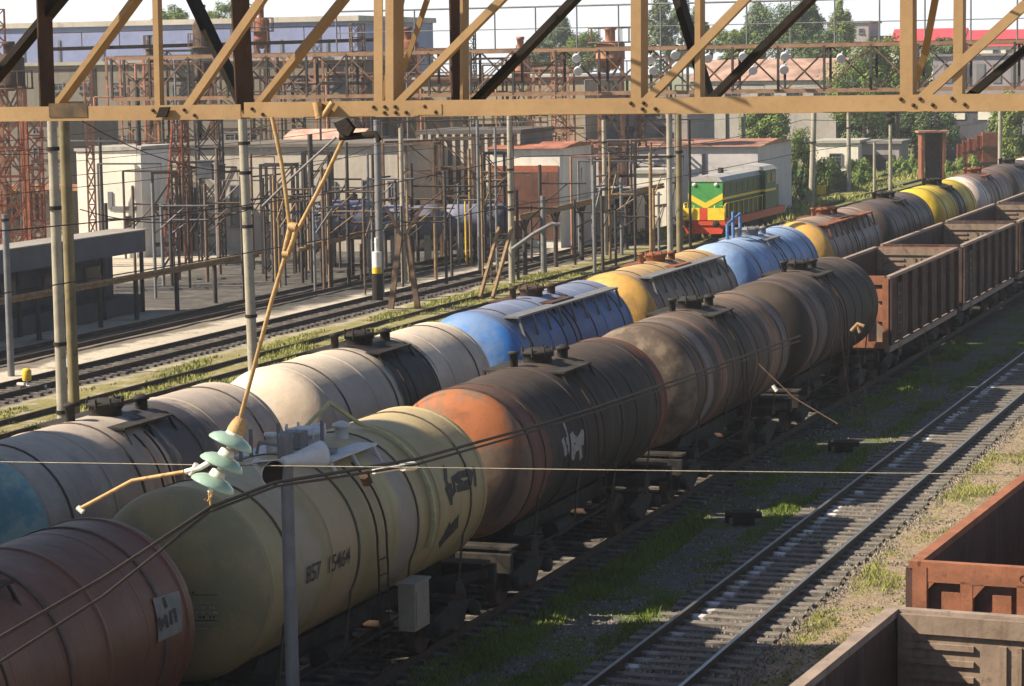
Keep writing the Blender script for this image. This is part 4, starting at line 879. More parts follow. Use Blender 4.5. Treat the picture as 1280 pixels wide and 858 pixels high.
m.tube([(XH, U2, zh), (XR, U2, zh)], .04, 5); m.tube([(XH, U2, (zh+ZB)/2), (XR, U2, (zh+ZB)/2)], .02, 5); m.build('handrail', M['galv'], g2, world=G2)
m = MB(); m.box(((XL+XR)/2, U2+.55, ZB+.09), (XR-XL, .5, .04)); m.build('deck', M['postbrown'], g2, world=G2)
for (x, y) in ((720, 70), (722, 86), (812, 72), (816, 85), (843, 66), (884, 70), (928, 68), (940, 85), (980, 68), (979, 84), (1050, 70)):
    p = plane_u(x, y, U2-.45); m = MB(); m.lathe([(0, 0), (.12, .02), (.15, .10), (.19, .26), (.17, .27), (0, .23)], (0, 0, 0), (.3, -.7, -.4), 14); m.tube([(0, 0, .0), (0, .45, .15)], .03, 5)
    ob = m.build('floodlight', M['hornwhite'], g2); ob.location = p-G2

# ------------------------------------------------------------------ loading racks and pipes
def rack(label, pts, hz, posts, pw, mat, brackets=False, deck=.35):
    o = Vector((pts[0][0], pts[0][1], 0)); t = thing('pipe_rack', label, 'pipe rack', o)
    m = MB(); P = [Vector((x, y, z)) for (x, y), z in zip(pts, hz)]
    for a, b in zip(P[:-1], P[1:]): m.beam(a, b, deck, .14); m.tube([a+Vector((.25, 0, .16)), b+Vector((.25, 0, .16))], .08, 8)
    m.build('pipe_beam', M['wood'], t, world=o); L = [(P[i+1]-P[i]).length for i in range(len(P)-1)]
    for f in posts:
        d = f*sum(L); i = 0
        while i < len(L)-1 and d > L[i]: d -= L[i]; i += 1
        p = P[i].lerp(P[i+1], d/L[i]); m = MB(); m.tube([(p.x, p.y, -.2), (p.x, p.y, p.z-.08)], pw, 8)
        if brackets:
            e = (P[i+1]-P[i]).normalized()
            for s in (-1, 1): m.beam(Vector((p.x, p.y, p.z-.75)), p+e*s*.75-Vector((0, 0, .1)), .08, .08)
        m.build('post', M[mat], t, world=o)
    return t
rack('low pipe on dark stubby posts running along the dark shed at the left', [(-52.9, 78), (-52.9, 96), (-52.9, 110)], [1.75, 1.75, 1.8], [.05, .2, .36, .52, .62, .74, .86, .97], .11, 'postdark')
rack('low pipe continuing behind the tan hanger towards the blue tanks', [(-51.5, 112), (-51.6, 122), (-51.4, 134)], [1.95, 2.2, 2.7], [.12, .3, .5, .7, .9], .10, 'postdark')
rack('raised pipe bridge on braced dark posts left of the locomotive', [(-43.6, 121), (-43.6, 133), (-43.6, 147)], [2.9, 3.05, 3.2], [.06, .25, .42, .58, .74, .9], .13, 'postdark', True, .7)
q0, q1 = deep(640, 312, 122), deep(690, 280, 122); m = MB(); m.tube([q0, deep(668, 292, 122), q1, deep(700, 281, 122)], .10, 8); tag(m.build('bent_pipe', M['galv'], None, world=q0, loc=q0), 'pale bent pipe slanting up to the near end of the pipe bridge', 'pipe')
# iron stairs in front of the mottled pole
b0 = ground(612, 372); sw = thing('iron_ladder', 'steep brown iron ladder with rungs leaning before the mottled concrete pole', 'ladder', (b0.x, b0.y, 0)); Ds = b0.dot(FLAT)
lo1, lo2, hi1, hi2 = deep(600, 372, Ds), deep(616, 372, Ds), deep(624, 285, Ds+2), deep(640, 285, Ds+2)
for a, b in ((lo1, hi1), (lo2, hi2)): m = MB(); m.beam((a.x, a.y, 0), b, .12, .2); m.build('stringer', M['wood'], sw, world=sw.location)
m = MB()
for i in range(1, 11): f = i/11; m.beam(Vector((lo1.x, lo1.y, 0)).lerp(hi1, f), Vector((lo2.x, lo2.y, 0)).lerp(hi2, f), .15, .05)
m.build('rungs', M['wood'], sw, world=sw.location)

# ------------------------------------------------------------------ buildings behind the yard
def wallmat(name, c, d, sc=.35, streak=.4, amt=.3): return worn(name, c, d, amt, sc, .1, .9, streak=streak, seed=len(bpy.data.materials)*1.3)
def building(name, label, x0, x1, yt, D, depth, mat, windows=(), roof=None, yaw=-.30, gable=0., rise=.25, cat='building', hang=.25):
    xc = (x0+x1)/2; b = deep(xc, 300, D); w = (x1-x0)*D/F_PX; h = ztop(xc, yt, D); t = thing(name, label, cat, (b.x, b.y, 0), YAW+yaw)
    X = lambda px: (px-xc)*D/F_PX
    m = MB(); m.box((0, depth/2, h/2-.2), (w, depth, h+.4)); m.build('wall', mat, t)
    if roof:
        m = MB()
        if gable: m.prism([(-hang, 0), (depth+hang, 0), (depth/2, gable)], (-w/2-hang, 0, h+.003), (0, 1, 0), (0, 0, 1), w+2*hang)
        else: m.box((0, depth/2, h+rise/2+.003), (w+2*hang, depth+2*hang, rise))
        m.build('roof', roof, t)
    for q in windows:
        xa, xb = X(q[0]), X(q[2]); za, zb = ztop(q[0], q[3], D), ztop(q[0], q[1], D); mt = q[4] if len(q) > 4 else None
        m = MB(); cx, cz, ww, hh = (xa+xb)/2, (za+zb)/2, xb-xa, zb-za
        if mt:
            m.box((cx, -.03, cz), (ww, .10, hh)); m.build('panel', mt, t); continue
        fr = .09
        for s in (-1, 1): m.box((cx+s*(ww/2-fr/2), -.045, cz), (fr, .12, hh)); m.box((cx, -.043, cz+s*(hh/2-fr/2)), (ww-2*fr, .11, fr))
        m.box((cx, -.041, cz+hh*.15), (ww-2*fr, .08, .05)); m.box((cx, -.04, cz-hh*.1), (.05, .07, hh*.7))
        m.box((cx, -.06, cz-hh/2-.05), (ww+.2, .2, .07)) 
        o = m.build('window', M['windowframe'], t); m = MB(); m.box((cx, -.012, cz), (ww-.05, .05, hh-.05)); m.build('pane', M['pane'], o)
    return t, h, w
M['windowframe'] = worn('window_frame', (.16, .155, .16), (.10, .09, .08), .3, 2, .1, .8)
wl = wallmat
greyw = wl('grey_hall_wall', (.17, .155, .14), (.10, .09, .08))
t, h, w = building('grey_hall', 'grey hall at the left edge behind the red lattice towers', -170, 93, 150, 156, 8, greyw, [(55, 182, 64, 205), (56, 158, 66, 168), (0, 238, 66, 288, M['dark'])], wl('hall_roof', (.3, .28, .25), (.15, .14, .13)))
m = MB(); m.box((4.5, -.5, ztop(40, 233, 156)), (13, 1.0, .35)); m.build('ledge', M['palerust'], t)
building('white_block', 'bright white plastered block left of the thick dark post', 94, 184, 189, 147, 4, wl('white_plaster', (.74, .70, .62), (.55, .50, .42), amt=.2), [(137, 240, 143, 262, M['galv']), (158, 270, 168, 284, M['postdark']), (141, 258, 176, 263, M['galv'])], wl('white_block_roof', (.35, .33, .3), (.2, .18, .16)), hang=.1, yaw=-.34)
M['doorred'] = worn('door_red_brown', (.105, .045, .032), (.16, .10, .08), .35, 1.2, .3, .85, streak=.4)
beigew = wl('beige_brick_wall', (.43, .385, .325), (.27, .235, .19), amt=.35)
building('beige_hall', 'long low beige hall with tall dark windows in the middle of the plant', 181, 520, 184, 150, 8, beigew, [(234, 235, 247, 290), (284, 232, 303, 284), (340, 229, 355, 292), (412, 226, 427, 246), (461, 223, 473, 246), (495, 224, 505, 246)], wl('beige_hall_roof', (.14, .125, .11), (.08, .07, .06)), rise=.18)
building('pink_roofed_shed', 'small shed with a pale pink roof showing above the beige hall', 352, 446, 178, 165, 5, greyw, (), worn('pink_roof', (.50, .30, .24), (.32, .2, .16), .3, 1), gable=.8)
wins = [(a, y, a+b, y+13) for a, b, y in ((95, 12, 170), (140, 20, 169), (183, 16, 168), (212, 12, 168), (292, 14, 166), (318, 12, 165))]
wins += [(a, y, a+14, y+11) for a, y in ((60, 104), (95, 104), (140, 103), (180, 103), (300, 100), (345, 99), (390, 98), (430, 97))]
building('grey_factory', 'long grey factory building with two rows of windows under the blue hall', -60, 478, 80, 185, 12, wl('grey_factory_wall', (.185, .165, .14), (.12, .105, .09)), wins, wl('grey_factory_roof', (.33, .3, .26), (.18, .16, .14)))
bh = worn('blue_cladding', (.22, .25, .42), (.28, .30, .44), .4, .25, .12, .6)
building('blue_hall', 'long hall with pale blue cladding and a pale roof edge on the left skyline', -90, 470, 32, 222, 20, bh, [(a, 50, a+3, 84, M['galv']) for a in (20, 70, 130, 190, 250, 310, 370, 430)], wl('blue_hall_roof', (.48, .43, .37), (.3, .27, .24)), rise=.45)
building('beige_panel_block', 'beige panel building right of the grey factory', 480, 740, 99, 182, 10, wl('beige_panels', (.32, .275, .20), (.22, .18, .135)), [(560, 160, 610, 168, M['windowframe'])], wl('beige_panel_roof', (.45, .45, .43), (.3, .3, .28)))
building('grey_annex', 'grey annex with small dark windows behind the pipe bridge', 741, 862, 122, 184, 9, wl('annex_wall', (.30, .28, .265), (.2, .185, .17)), [(745, 158, 759, 174), (776, 158, 804, 168), (824, 157, 836, 168), (748, 142, 770, 150), (800, 140, 830, 148)], wl('annex_roof', (.3, .27, .24), (.2, .15, .12)))
tg, h, w = building('open_garage', 'open fronted shed with beige columns and brown doors', 521, 655, 168, 152, 7, wl('garage_wall', (.20, .165, .135), (.12, .09, .07)), [(562, 208, 640, 250, M['doorred']), (530, 232, 562, 256, M['darkrust'])], wl('garage_roof', (.10, .09, .085), (.06, .05, .05)), hang=.1)
for i in range(13):
    m = MB(); m.box((-w/2+.3+i*w/12*.95, -.12, h/2), (.16, .16, h)); m.build('column', beigew, tg)
gw = wl('gable_plaster', (.72, .68, .60), (.5, .46, .4), amt=.15)
building('white_gable_house', 'white fronted house with a red rusty roof and brown lower wall', 612, 703, 186, 149, 7, gw, [(613, 208, 701, 216, M['redlead']), (613, 216, 701, 300, M['doorred'])], worn('rust_roof', (.30, .11, .07), (.42, .28, .2), .45, .8), gable=.3)
building('lilac_hall', 'pale lilac hall under a patchy rusty roof behind the locomotive', 704, 950, 184, 172, 12, wl('lilac_wall', (.50, .47, .48), (.36, .34, .35)), [(720, 190, 728, 238, M['galv']), (760, 192, 764, 236, M['windowframe']), (880, 192, 884, 240, M['windowframe'])], worn('patchy_roof', (.30, .14, .09), (.34, .3, .27), .5, .5), gable=.35)
building('white_shed', 'small bright white shed in front of the lilac hall', 790, 834, 217, 165, 3, gw, (), wl('white_shed_roof', (.4, .38, .35), (.25, .22, .2)), hang=.15)
building('low_white_shed', 'low white shed seen under the pipe bridge', 737, 796, 241, 158, 3, gw, [(770, 246, 784, 262, M['pane'])], wl('low_shed_roof', (.3, .28, .26), (.2, .18, .16)), hang=.1)
building('pink_roofed_hall', 'wide hall with a dusty pink roof and dark windows behind the far gantry', 862, 1046, 101, 262, 14, wl('pink_hall_wall', (.38, .35, .33), (.25, .23, .21)), [(a, 113, a+18, 122) for a in (872, 906, 948, 984, 1018)], worn('dusty_pink_roof', (.34, .22, .175), (.24, .16, .13), .4, .5), gable=2.2)
building('grey_tower_block', 'grey flat topped block behind the poplars', 1034, 1086, 29, 345, 10, wl('tower_wall', (.34, .32, .33), (.24, .22, .22)), [(1042, 36, 1048, 42), (1060, 36, 1066, 42), (1074, 36, 1080, 42)], wl('tower_roof', (.3, .28, .27), (.2, .2, .2)))
building('low_grey_block', 'low grey block between the grey tower block and the red roofs', 1086, 1108, 45, 345, 10, greyw, (), None)
red = worn('red_sheet_roof', (.42, .06, .075), (.30, .06, .06), .3, .5, .1, .6)
building('red_roofed_house', 'white house with a bright red roof, the left one on the right skyline', 1112, 1200, 58, 340, 12, gw, [(1150, 60, 1156, 66), (1166, 60, 1172, 66), (1180, 60, 1186, 66)], red, gable=2.4)
building('red_roofed_house', 'white house with a bright red roof, the farthest right on the skyline', 1206, 1300, 58, 330, 12, gw, [(1240, 62, 1248, 72), (1256, 62, 1264, 72)], red, gable=2.2)
building('grey_shed_row', 'grey lilac row of sheds below the red roofs', 1166, 1300, 70, 275, 8, wl('shed_row_wall', (.27, .25, .27), (.18, .16, .17)), [(a, 80, a+10, 104, M['windowframe']) for a in (1180, 1200, 1220, 1240, 1262)], wl('shed_row_roof', (.2, .19, .2), (.12, .12, .12)))
building('white_hut', 'white rendered hut with one dark window among the bushes', 1019, 1073, 179, 240, 6, gw, [(1037, 192, 1053, 206)], wl('hut_roof', (.36, .34, .31), (.2, .18, .17)), hang=.2)
building('dark_garage', 'grey garage with a dark open front right of the white hut', 1074, 1124, 180, 241, 6, wl('garage_grey', (.30, .28, .28), (.2, .18, .18)), [(1079, 194, 1118, 214, M['postdark'])], wl('dark_garage_roof', (.2, .19, .18), (.1, .1, .1)), hang=.3)
building('grey_barn', 'grey barn behind the bushes left of the white hut', 965, 1062, 145, 268, 8, greyw, [(990, 155, 1000, 172, M['windowframe']), (1030, 160, 1060, 176, M['postdark'])], wl('barn_roof', (.15, .14, .13), (.1, .09, .08)))
building('dark_shed', 'dark blue grey shed behind the rusty frames', 1182, 1248, 136, 265, 8, wl('dark_shed_wall', (.09, .09, .11), (.05, .05, .06)), [(1188, 142, 1206, 150, gw), (1222, 138, 1240, 150, gw)], wl('dark_shed_roof', (.2, .22, .26), (.12, .12, .14)))
ot = thing('shadow_block', 'unseen tall stepped block left of the viewer, added to shade the foreground', 'building', (-31.5, 21, 0))
m = MB(); m.box((0, .25, 9.2), (9, 16.5, 18.8)); m.build('wall', worn('red_brick', (.22, .11, .075), (.12, .08, .06), .35, 1.2, .2, .9), ot)  # unseen mass, added and stepped so its shadow covers the nearest cars
m = MB(); m.box((-2.0, 9.9, 12.2), (5, 3.39, 24.6)); m.build('tower', worn('tower_brick', (.22, .11, .075), (.12, .08, .06), .35, 1.2, .2, .9), ot)
for i in range(4): m = MB(); m.box((4.53, -6+i*4, 9), (.06, 1.4, 2.2)); m.build('window', M['pane'], ot)
# low steel loading shed along the left tracks
ls = thing('loading_shed', 'long low blue grey steel shed with a dark open side at the left', 'shed', (-55.0, 76, 0))
m = MB(); m.box((0, 12.5, 3.14), (1.6, 25.6, .95)); m.build('fascia', worn('shed_fascia', (.085, .09, .115), (.06, .06, .065), .35, .8, .12, .7), ls)
m = MB(); m.box((0, 12.5, 3.64), (1.75, 25.9, .05)); m.build('roof', wl('shed_roof', (.26, .24, .22), (.15, .14, .13)), ls)
m = MB(); m.box((-.9, 12.5, 1.35), (.2, 25.2, 2.7)); m.build('wall', worn('shed_wall', (.06, .062, .08), (.04, .04, .04), .4, 1), ls)
for i in range(8): m = MB(); m.box((.7, .2+i*3.55, 1.3), (.14, .14, 2.75)); m.build('post', M['postdark'], ls)
m = MB(); m.box((.05, 12.5, .35), (1.2, 25, .8)); m.build('platform', wl('platform', (.09, .085, .085), (.06, .06, .055)), ls)
for i in range(7): m = MB(); m.box((-.78, 2+i*3.55, 1.6), (.05, 1.6, 1.0)); m.build('window', M['pane'], ls)
# ------------------------------------------------------------------ tanks, hoppers, lattice towers of the plant
def hcyl(label, x0, x1, y0, y1, D, mat):
    c = deep((x0+x1)/2, (y0+y1)/2, D); r = (y1-y0)/2*D/F_PX; L = (x1-x0)*D/F_PX; t = thing('storage_tank', label, 'storage tank', (c.x, c.y, 0), YAW)
    m = MB(); m.lathe([(0, -L/2-.25*r), (.6*r, -L/2-.18*r), (r, -L/2)]+[(r, -L/2+L*i/4) for i in range(1, 4)]+[(r, L/2), (.6*r, L/2+.18*r), (0, L/2+.25*r)], (0, 0, c.z), (1, 0, 0), 32); m.build('shell', mat, t)
    m = MB()
    for s in (-1, 1): m = MB(); m.box((s*L*.3, 0, (c.z-r*.7)/2-.1), (.35, r*1.6, max(.3, c.z-r*.7)+.2)); m.build('cradle', M['concrete'], t)
    m = MB(); m.lathe([(.25, 0), (.25, .35), (0, .38)], (L*.1, 0, c.z+r-.05), (0, 0, 1), 12); m.build('hatch', M['dark'], t)
blu = worn('bluish_tank_paint', (.13, .14, .21), (.09, .09, .12), .35, 1, .15, .6)
hcyl('blue grey horizontal storage tank before the beige hall, left one', 400, 470, 250, 300, 138, blu)
hcyl('blue grey horizontal storage tank before the open garage, middle one', 478, 548, 256, 300, 139, blu)
hcyl('blue grey horizontal storage tank left of the iron ladder, right one', 560, 632, 255, 296, 140, blu)
def hopper(label, px, y0, y1, wpx, D, mat, cone=.5, plat=None, legs=True, pipe=8):
    b = deep(px, 150, D); r = wpx/2*D/F_PX; z0, z1 = ztop(px, y0, D), ztop(px, y1, D); t = thing('hopper', label, 'hopper', (b.x, b.y, 0), YAW); H = z0-z1
    m = MB(); m.lathe([(0, z1-H*cone), (r*.25, z1-H*cone), (r, z1), (r*1.04, z1+.03), (r, z1+.1), (r, z0-H*.12), (r*.55, z0), (r*.5, z0), (0, z0)], (0, 0, 0), (0, 0, 1), 24); m.build('vessel', mat, t)
    if pipe:
        zp = ztop(px, y0-pipe*2, D); m = MB(); m.lathe([(r*.35, z0-.1), (r*.35, zp-.2), (r*.45, zp-.2), (r*.42, zp), (0, zp)], (0, 0, 0), (0, 0, 1), 16); m.build('vent', mat, t)
    m = MB(); zq = z1+H*.05 if plat is None else ztop(px, plat, D)
    m.lathe([(r*1.05, zq), (r*1.55, zq), (r*1.55, zq+.08), (r*1.05, zq+.08)], (0, 0, 0), (0, 0, 1), 24)
    for i in range(12):
        a = i*PI/6; m.tube([(math.cos(a)*r*1.5, math.sin(a)*r*1.5, zq), (math.cos(a)*r*1.5, math.sin(a)*r*1.5, zq+1)], .03, 5)
    m.tube([(math.cos(i*PI/12)*r*1.5, math.sin(i*PI/12)*r*1.5, zq+1) for i in range(25)], .03, 5); m.build('platform', M['postbrown'], t)
    if legs:
        for sx in (-1, 1):
            for sy in (-1, 1): m = MB(); m.beam((sx*r*.8, sy*r*.8, -.2), (sx*r*.8, sy*r*.8, z1), .2, .2); m.build('leg', M['palerust'], t)
        m = MB()
        for i in range(4):
            za, zb = z1*i/4, z1*(i+1)/4
            for s in (-1, 1): m.beam((-r*.8, s*r*.8, za), (r*.8, s*r*.8, zb), .1, .1); m.beam((r*.8, s*r*.8, za), (-r*.8, s*r*.8, zb), .1, .1)
        m.build('lattice', M['postbrown'], t)
hopper('dark rusty vessel on a platform at the upper left edge', 14, 68, 108, 38, 140, M['darkrust'], .15, 112)
hopper('black brown hopper behind the first dark plate of the ochre girder', 256, 22, 108, 24, 178, M['darkrust'], .2, 60)
hopper('rusty hopper with a dark pipe near the top left of the ochre girder', 330, 22, 50, 20, 186, M['rust'], .4, 40)
hopper('red brown hopper right behind the wide double post of the ochre girder', 512, 50, 80, 26, 180, M['rust'], .5, 78)
hopper('pale rusty hopper left of the green poplars', 652, 62, 92, 24, 176, M['palerust'], .4, 90)
hopper('pale rusty hopper on splayed legs under a tall thin pipe', 764, 52, 74, 36, 172, M['palerust'], .6, 54, True, 9)
hopper('small dark hopper on the grey factory roof line', 190, 60, 80, 10, 184, M['darkrust'], .3, 62)
def lattice(label, px, yt, D, wpx, mat, lean=0., name='lattice_tower', nseg=None):
    b = deep(px, 200, D); w = wpx*D/F_PX; H = ztop(px, yt, D); t = thing(name, label, 'lattice tower', (b.x, b.y, 0), YAW+.25); dx = lean*D/F_PX
    th = max(.07, w*.07); C = [(-w/2, -w/2), (w/2, -w/2), (w/2, w/2), (-w/2, w/2)]
    for (x, y) in C: m = MB(); m.beam((x, y, -.2), (x+dx, y, H), th, th); m.build('leg', mat, t)
    m = MB(); n = nseg or max(4, int(H/max(w, .8)))
    for i in range(n):
        za, zb = H*i/n, H*(i+1)/n; oa, ob = dx*i/n, dx*(i+1)/n
        for j in range(4):
            p, q = C[j], C[(j+1) % 4]; m.beam((p[0]+oa, p[1], za), (q[0]+ob, q[1], zb), th*.6, th*.6); m.beam((q[0]+oa, q[1], za), (p[0]+ob, p[1], zb), th*.6, th*.6); m.beam((p[0]+ob, p[1], zb), (q[0]+ob, q[1], zb), th*.7, th*.7)
    m.build('lattice', mat, t); return t
lattice('wide red lattice tower at the left edge', 12, 148, 124, 34, M['redlead'])
lattice('red lattice leg standing right of the wide red tower', 44, 148, 126, 18, M['redlead'])
lattice('tall thin pink red lattice mast before the white block', 113, 82, 140, 9, M['palerust'])
lattice('leaning bright red lattice boom before the beige hall', 205, 150, 142, 12, M['redlead'], 18, 'lattice_boom')
lattice('narrow red brown lattice mast before the beige hall', 232, 140, 141, 8, M['rust'])
lattice('dark lattice tower with boxes in front of the beige hall', 262, 150, 140, 30, M['postdark'])
lattice('brown lattice tower behind the wide double post', 450, 30, 170, 16, M['postbrown'])
lattice('rusty lattice tower under the pale hoppers', 700, 60, 174, 14, M['palerust'])
lattice('dark lattice mast behind the tan forked hanger', 375, 95, 172, 14, M['postdark'])
lattice('thin brown lattice mast at the grey annex', 800, 90, 176, 9, M['postbrown'])
lattice('red lattice gallows at the top left corner', 2, 12, 150, 20, M['rust'])
lattice('dark lattice mast between the hoppers', 590, 40, 178, 12, M['postdark'])
lattice('faint grey lattice mast on the blue hall side', 400, 40, 190, 10, M['galv'])
def boxes(label, px, py, D, w, h, mat):
    p = deep(px, py, D); t = thing('equipment_box', label, 'equipment box', p, YAW); m = MB(); m.box((0, 0, 0), (w, .5, h)); m.box((0, 0, h/2+.03), (w+.1, .6, .05)); m.build('box', mat, t); m = MB(); m.tube([(0, .2, 0), (0, .9, 0)], .08, 6); m.build('bracket', M['postdark'], t)
boxes('blue grey box on the dark lattice tower', 256, 212, 138.5, .8, .9, M['galv'])
boxes('dark box on the dark lattice tower, beside the blue grey one', 273, 216, 138.5, .7, .8, M['postdark'])
# walkways, conveyors and pipes that thread the plant
def gallery(label, x0, y0, x1, y1, D0, D1, th, mat, rail=True):
    a, b = deep(x0, y0, D0), deep(x1, y1, D1); t = thing('pipe_gallery', label, 'pipe gallery', a); m = MB(); m.beam(a, b, .5, th); m.build('beam', mat, t, world=a)
    d = b-a; n = max(3, int(d.length/2.5)); m = MB()
    for i in range(n+1): p = a+d*i/n; m.tube([p, p+Vector((0, 0, 1.1))], .035, 5)
    m.tube([a+Vector((0, 0, 1.1)), b+Vector((0, 0, 1.1))], .035, 5); m.build('rail', M['postbrown'], t, world=a); m = MB()
    for i in range(0, n+1, 3): p = a+d*i/n; m.beam((p.x, p.y, -.2), (p.x, p.y, p.z), .15, .15)
    m.build('supports', M['postbrown'], t, world=a)
gallery('brown pipe gallery under the blue hall, running left to right', 55, 62, 470, 50, 176, 182, .25, M['darkrust'])
gallery('lower brown pipe gallery across the grey factory', 160, 100, 470, 95, 172, 174, .2, M['postbrown'])
gallery('gallery of grey brown pipes between the pale hoppers', 500, 102, 830, 96, 168, 172, .22, M['palerust'])
gallery('brown gallery in front of the lilac hall', 640, 205, 835, 196, 150, 160, .15, M['postbrown'])
gallery('thin gallery before the open garage and the beige hall', 478, 178, 640, 172, 142, 146, .12, M['postbrown'])
rnd = random.Random(31)
for i in range(64):
    x = rnd.uniform(60, 850); D = rnd.uniform(142, 178); yt = rnd.uniform(60, 190) if D > 155 else rnd.uniform(165, 215); mt = rnd.choice(['postbrown', 'postdark', 'palerust', 'galv'])
    b = deep(x, 200, D); m = MB(); z = ztop(x, yt, D); l = rnd.uniform(1.5, 6); e = RGT*l
    m.tube([b.xy.to_3d()-Vector((0, 0, .2)), Vector((b.x, b.y, z))], .07, 6); m.tube([Vector((b.x, b.y, z)), Vector((b.x, b.y, z))+e, Vector((b.x, b.y, z-1.5))+e], .06, 6)
    tag(m.build('plant_pipe', M[mt], None, world=Vector((b.x, b.y, 0)), loc=Vector((b.x, b.y, 0))), 'thin upright process pipe with a bent top among the plant steelwork', 'pipe', 'thin bent process pipes of the plant')
for i in range(76):
    x = rnd.uniform(290, 840) if i < 40 else rnd.uniform(110, 520); D = rnd.uniform(124, 142) if i < 40 else rnd.uniform(118, 140); yt = rnd.uniform(185, 262); mt = rnd.choice(['postbrown', 'postdark', 'postdark', 'galv', 'wood'])
    b = deep(x, 200, D); h = ztop(x, yt, D); o = Vector((b.x, b.y, 0)); l = rnd.uniform(.8, 3.5); e = Vector((math.sin(.1), math.cos(.1), 0))*l if i % 2 else RGT*l
    m = MB(); m.tube([(b.x, b.y, -.2), (b.x, b.y, h)], rnd.uniform(.05, .10), 6); m.tube([Vector((b.x, b.y, h*.8)), Vector((b.x, b.y, h*.8))+e], .05, 5); m.tube([Vector((b.x, b.y, h*.55)), Vector((b.x, b.y, h*.8))+e*.6], .04, 5)
    tag(m.build('plant_post', M[mt], None, world=o, loc=o), 'thin upright post with a side arm standing between the rack and the halls', 'post', 'thin armed posts among the racks')
def portal(label, px, yt, wpx, D, D2, mat, lev=3):
    b = deep(px, 200, D); t = thing('steel_trestle', label, 'steel trestle', (b.x, b.y, 0), YAW+rnd.uniform(-.3, .2), 'steel trestles of the plant'); H = ztop(px, yt, D); w = wpx*D/F_PX; dd = w*.8
    for x in (-w/2, w/2):
        for y in (0, dd): m = MB(); m.beam((x, y, -.2), (x, y, H), .14, .14); m.build('leg', mat, t)
    m = MB()
    for i in range(1, lev+1):
        z = H*i/lev-.08; zb = H*(i-1)/lev
        for y in (0, dd): m.beam((-w/2, y, z), (w/2, y, z), .12, .14); m.beam((-w/2, y+.08, zb), (w/2, y+.08, z), .06, .06) if i % 2 else m.beam((w/2, y+.08, zb), (-w/2, y+.08, z), .06, .06)
        for x in (-w/2, w/2): m.beam((x, 0, z), (x, dd, z), .12, .12)
    m.build('lattice', mat, t)
for (px, yt, w, D, lv_, mt) in ((345, 205, 40, 133, 3, 'postdark'), (395, 190, 34, 137, 3, 'postdark'), (520, 178, 44, 141, 4, 'postbrown'), (568, 172, 50, 143, 4, 'postbrown'), (620, 190, 30, 138, 4, 'postdark'), (775, 180, 36, 156, 3, 'postdark'), (60, 200, 40, 150, 3, 'postbrown'), (205, 214, 30, 130, 3, 'postbrown'),
        (90, 86, 60, 168, 5, 'postbrown'), (160, 70, 50, 170, 6, 'palerust'), (225, 62, 40, 171, 6, 'postdark'), (300, 76, 56, 169, 5, 'postbrown'), (372, 66, 50, 171, 6, 'palerust'), (435, 80, 44, 170, 5, 'postdark'), (545, 60, 40, 168, 6, 'palerust'), (610, 72, 50, 170, 5, 'postbrown'), (690, 84, 44, 169, 5, 'palerust'), (815, 70, 40, 171, 6, 'postbrown')):
    portal('braced steel trestle standing in the tangle of the plant', px, yt, w, D, 0, M[mt], lv_)
# rusty frames and silos at the right
q = ground(1167, 224); t = thing('hopper_stand', 'tall dark red rusty steel frame with open front behind the yellow tank car', 'steel frame', (q.x, q.y, 0), YAW); D = q.dot(FLAT); hh = ztop(1167, 166, D); ww = 30*D/F_PX
for s in (-1, 1): m = MB(); m.box((s*ww/2*.9, .8, hh/2), (.28, 1.8, hh+.1)); m.build('side_plate', M['rust'], t)
m = MB(); m.box((.35, 1.65, hh/2), (ww*.78, .1, hh)); m.build('back_plate', M['darkrust'], t); m = MB(); m.box((0, .8, hh+.08), (ww+.6, 2.0, .16)); m.build('top_plate', M['palerust'], t)
for i, (x, yt, w) in enumerate(((1199, 180, 5), (1206, 175, 6), (1214, 172, 8), (1224, 168, 8), (1236, 164, 18))):
    b = deep(x, 200, 226); z = ztop(x, yt, 226); t = thing('steel_stanchion', ['slim short red steel column, leftmost of the rusty row', 'slim red steel column second from the left in the rusty row', 'orange red steel column in the middle of the rusty row', 'orange red steel column beside the widest box', 'widest dark red steel box at the right end of the rusty row'][i], 'stanchion', (b.x, b.y, 0), YAW); r = w/2*226/F_PX
    m = MB(); m.box((0, 0, z/2-.1), (r*1.8, r*1.8, z)); m.box((-r*.95, -r*.8, z/2-.1), (.12, .12, z+.1)); m.box((r*.95, -r*.8, z/2-.1), (.12, .12, z+.1)); m.build('shell', M['redlead'] if i < 4 else M['rust'], t); m = MB(); m.box((0, 0, z*.64), (r*2.5, r*2.2, .2)); m.box((0, 0, z*.3), (r*2.5, r*2.2, .2)); m.build('band', M['darkrust'], t)

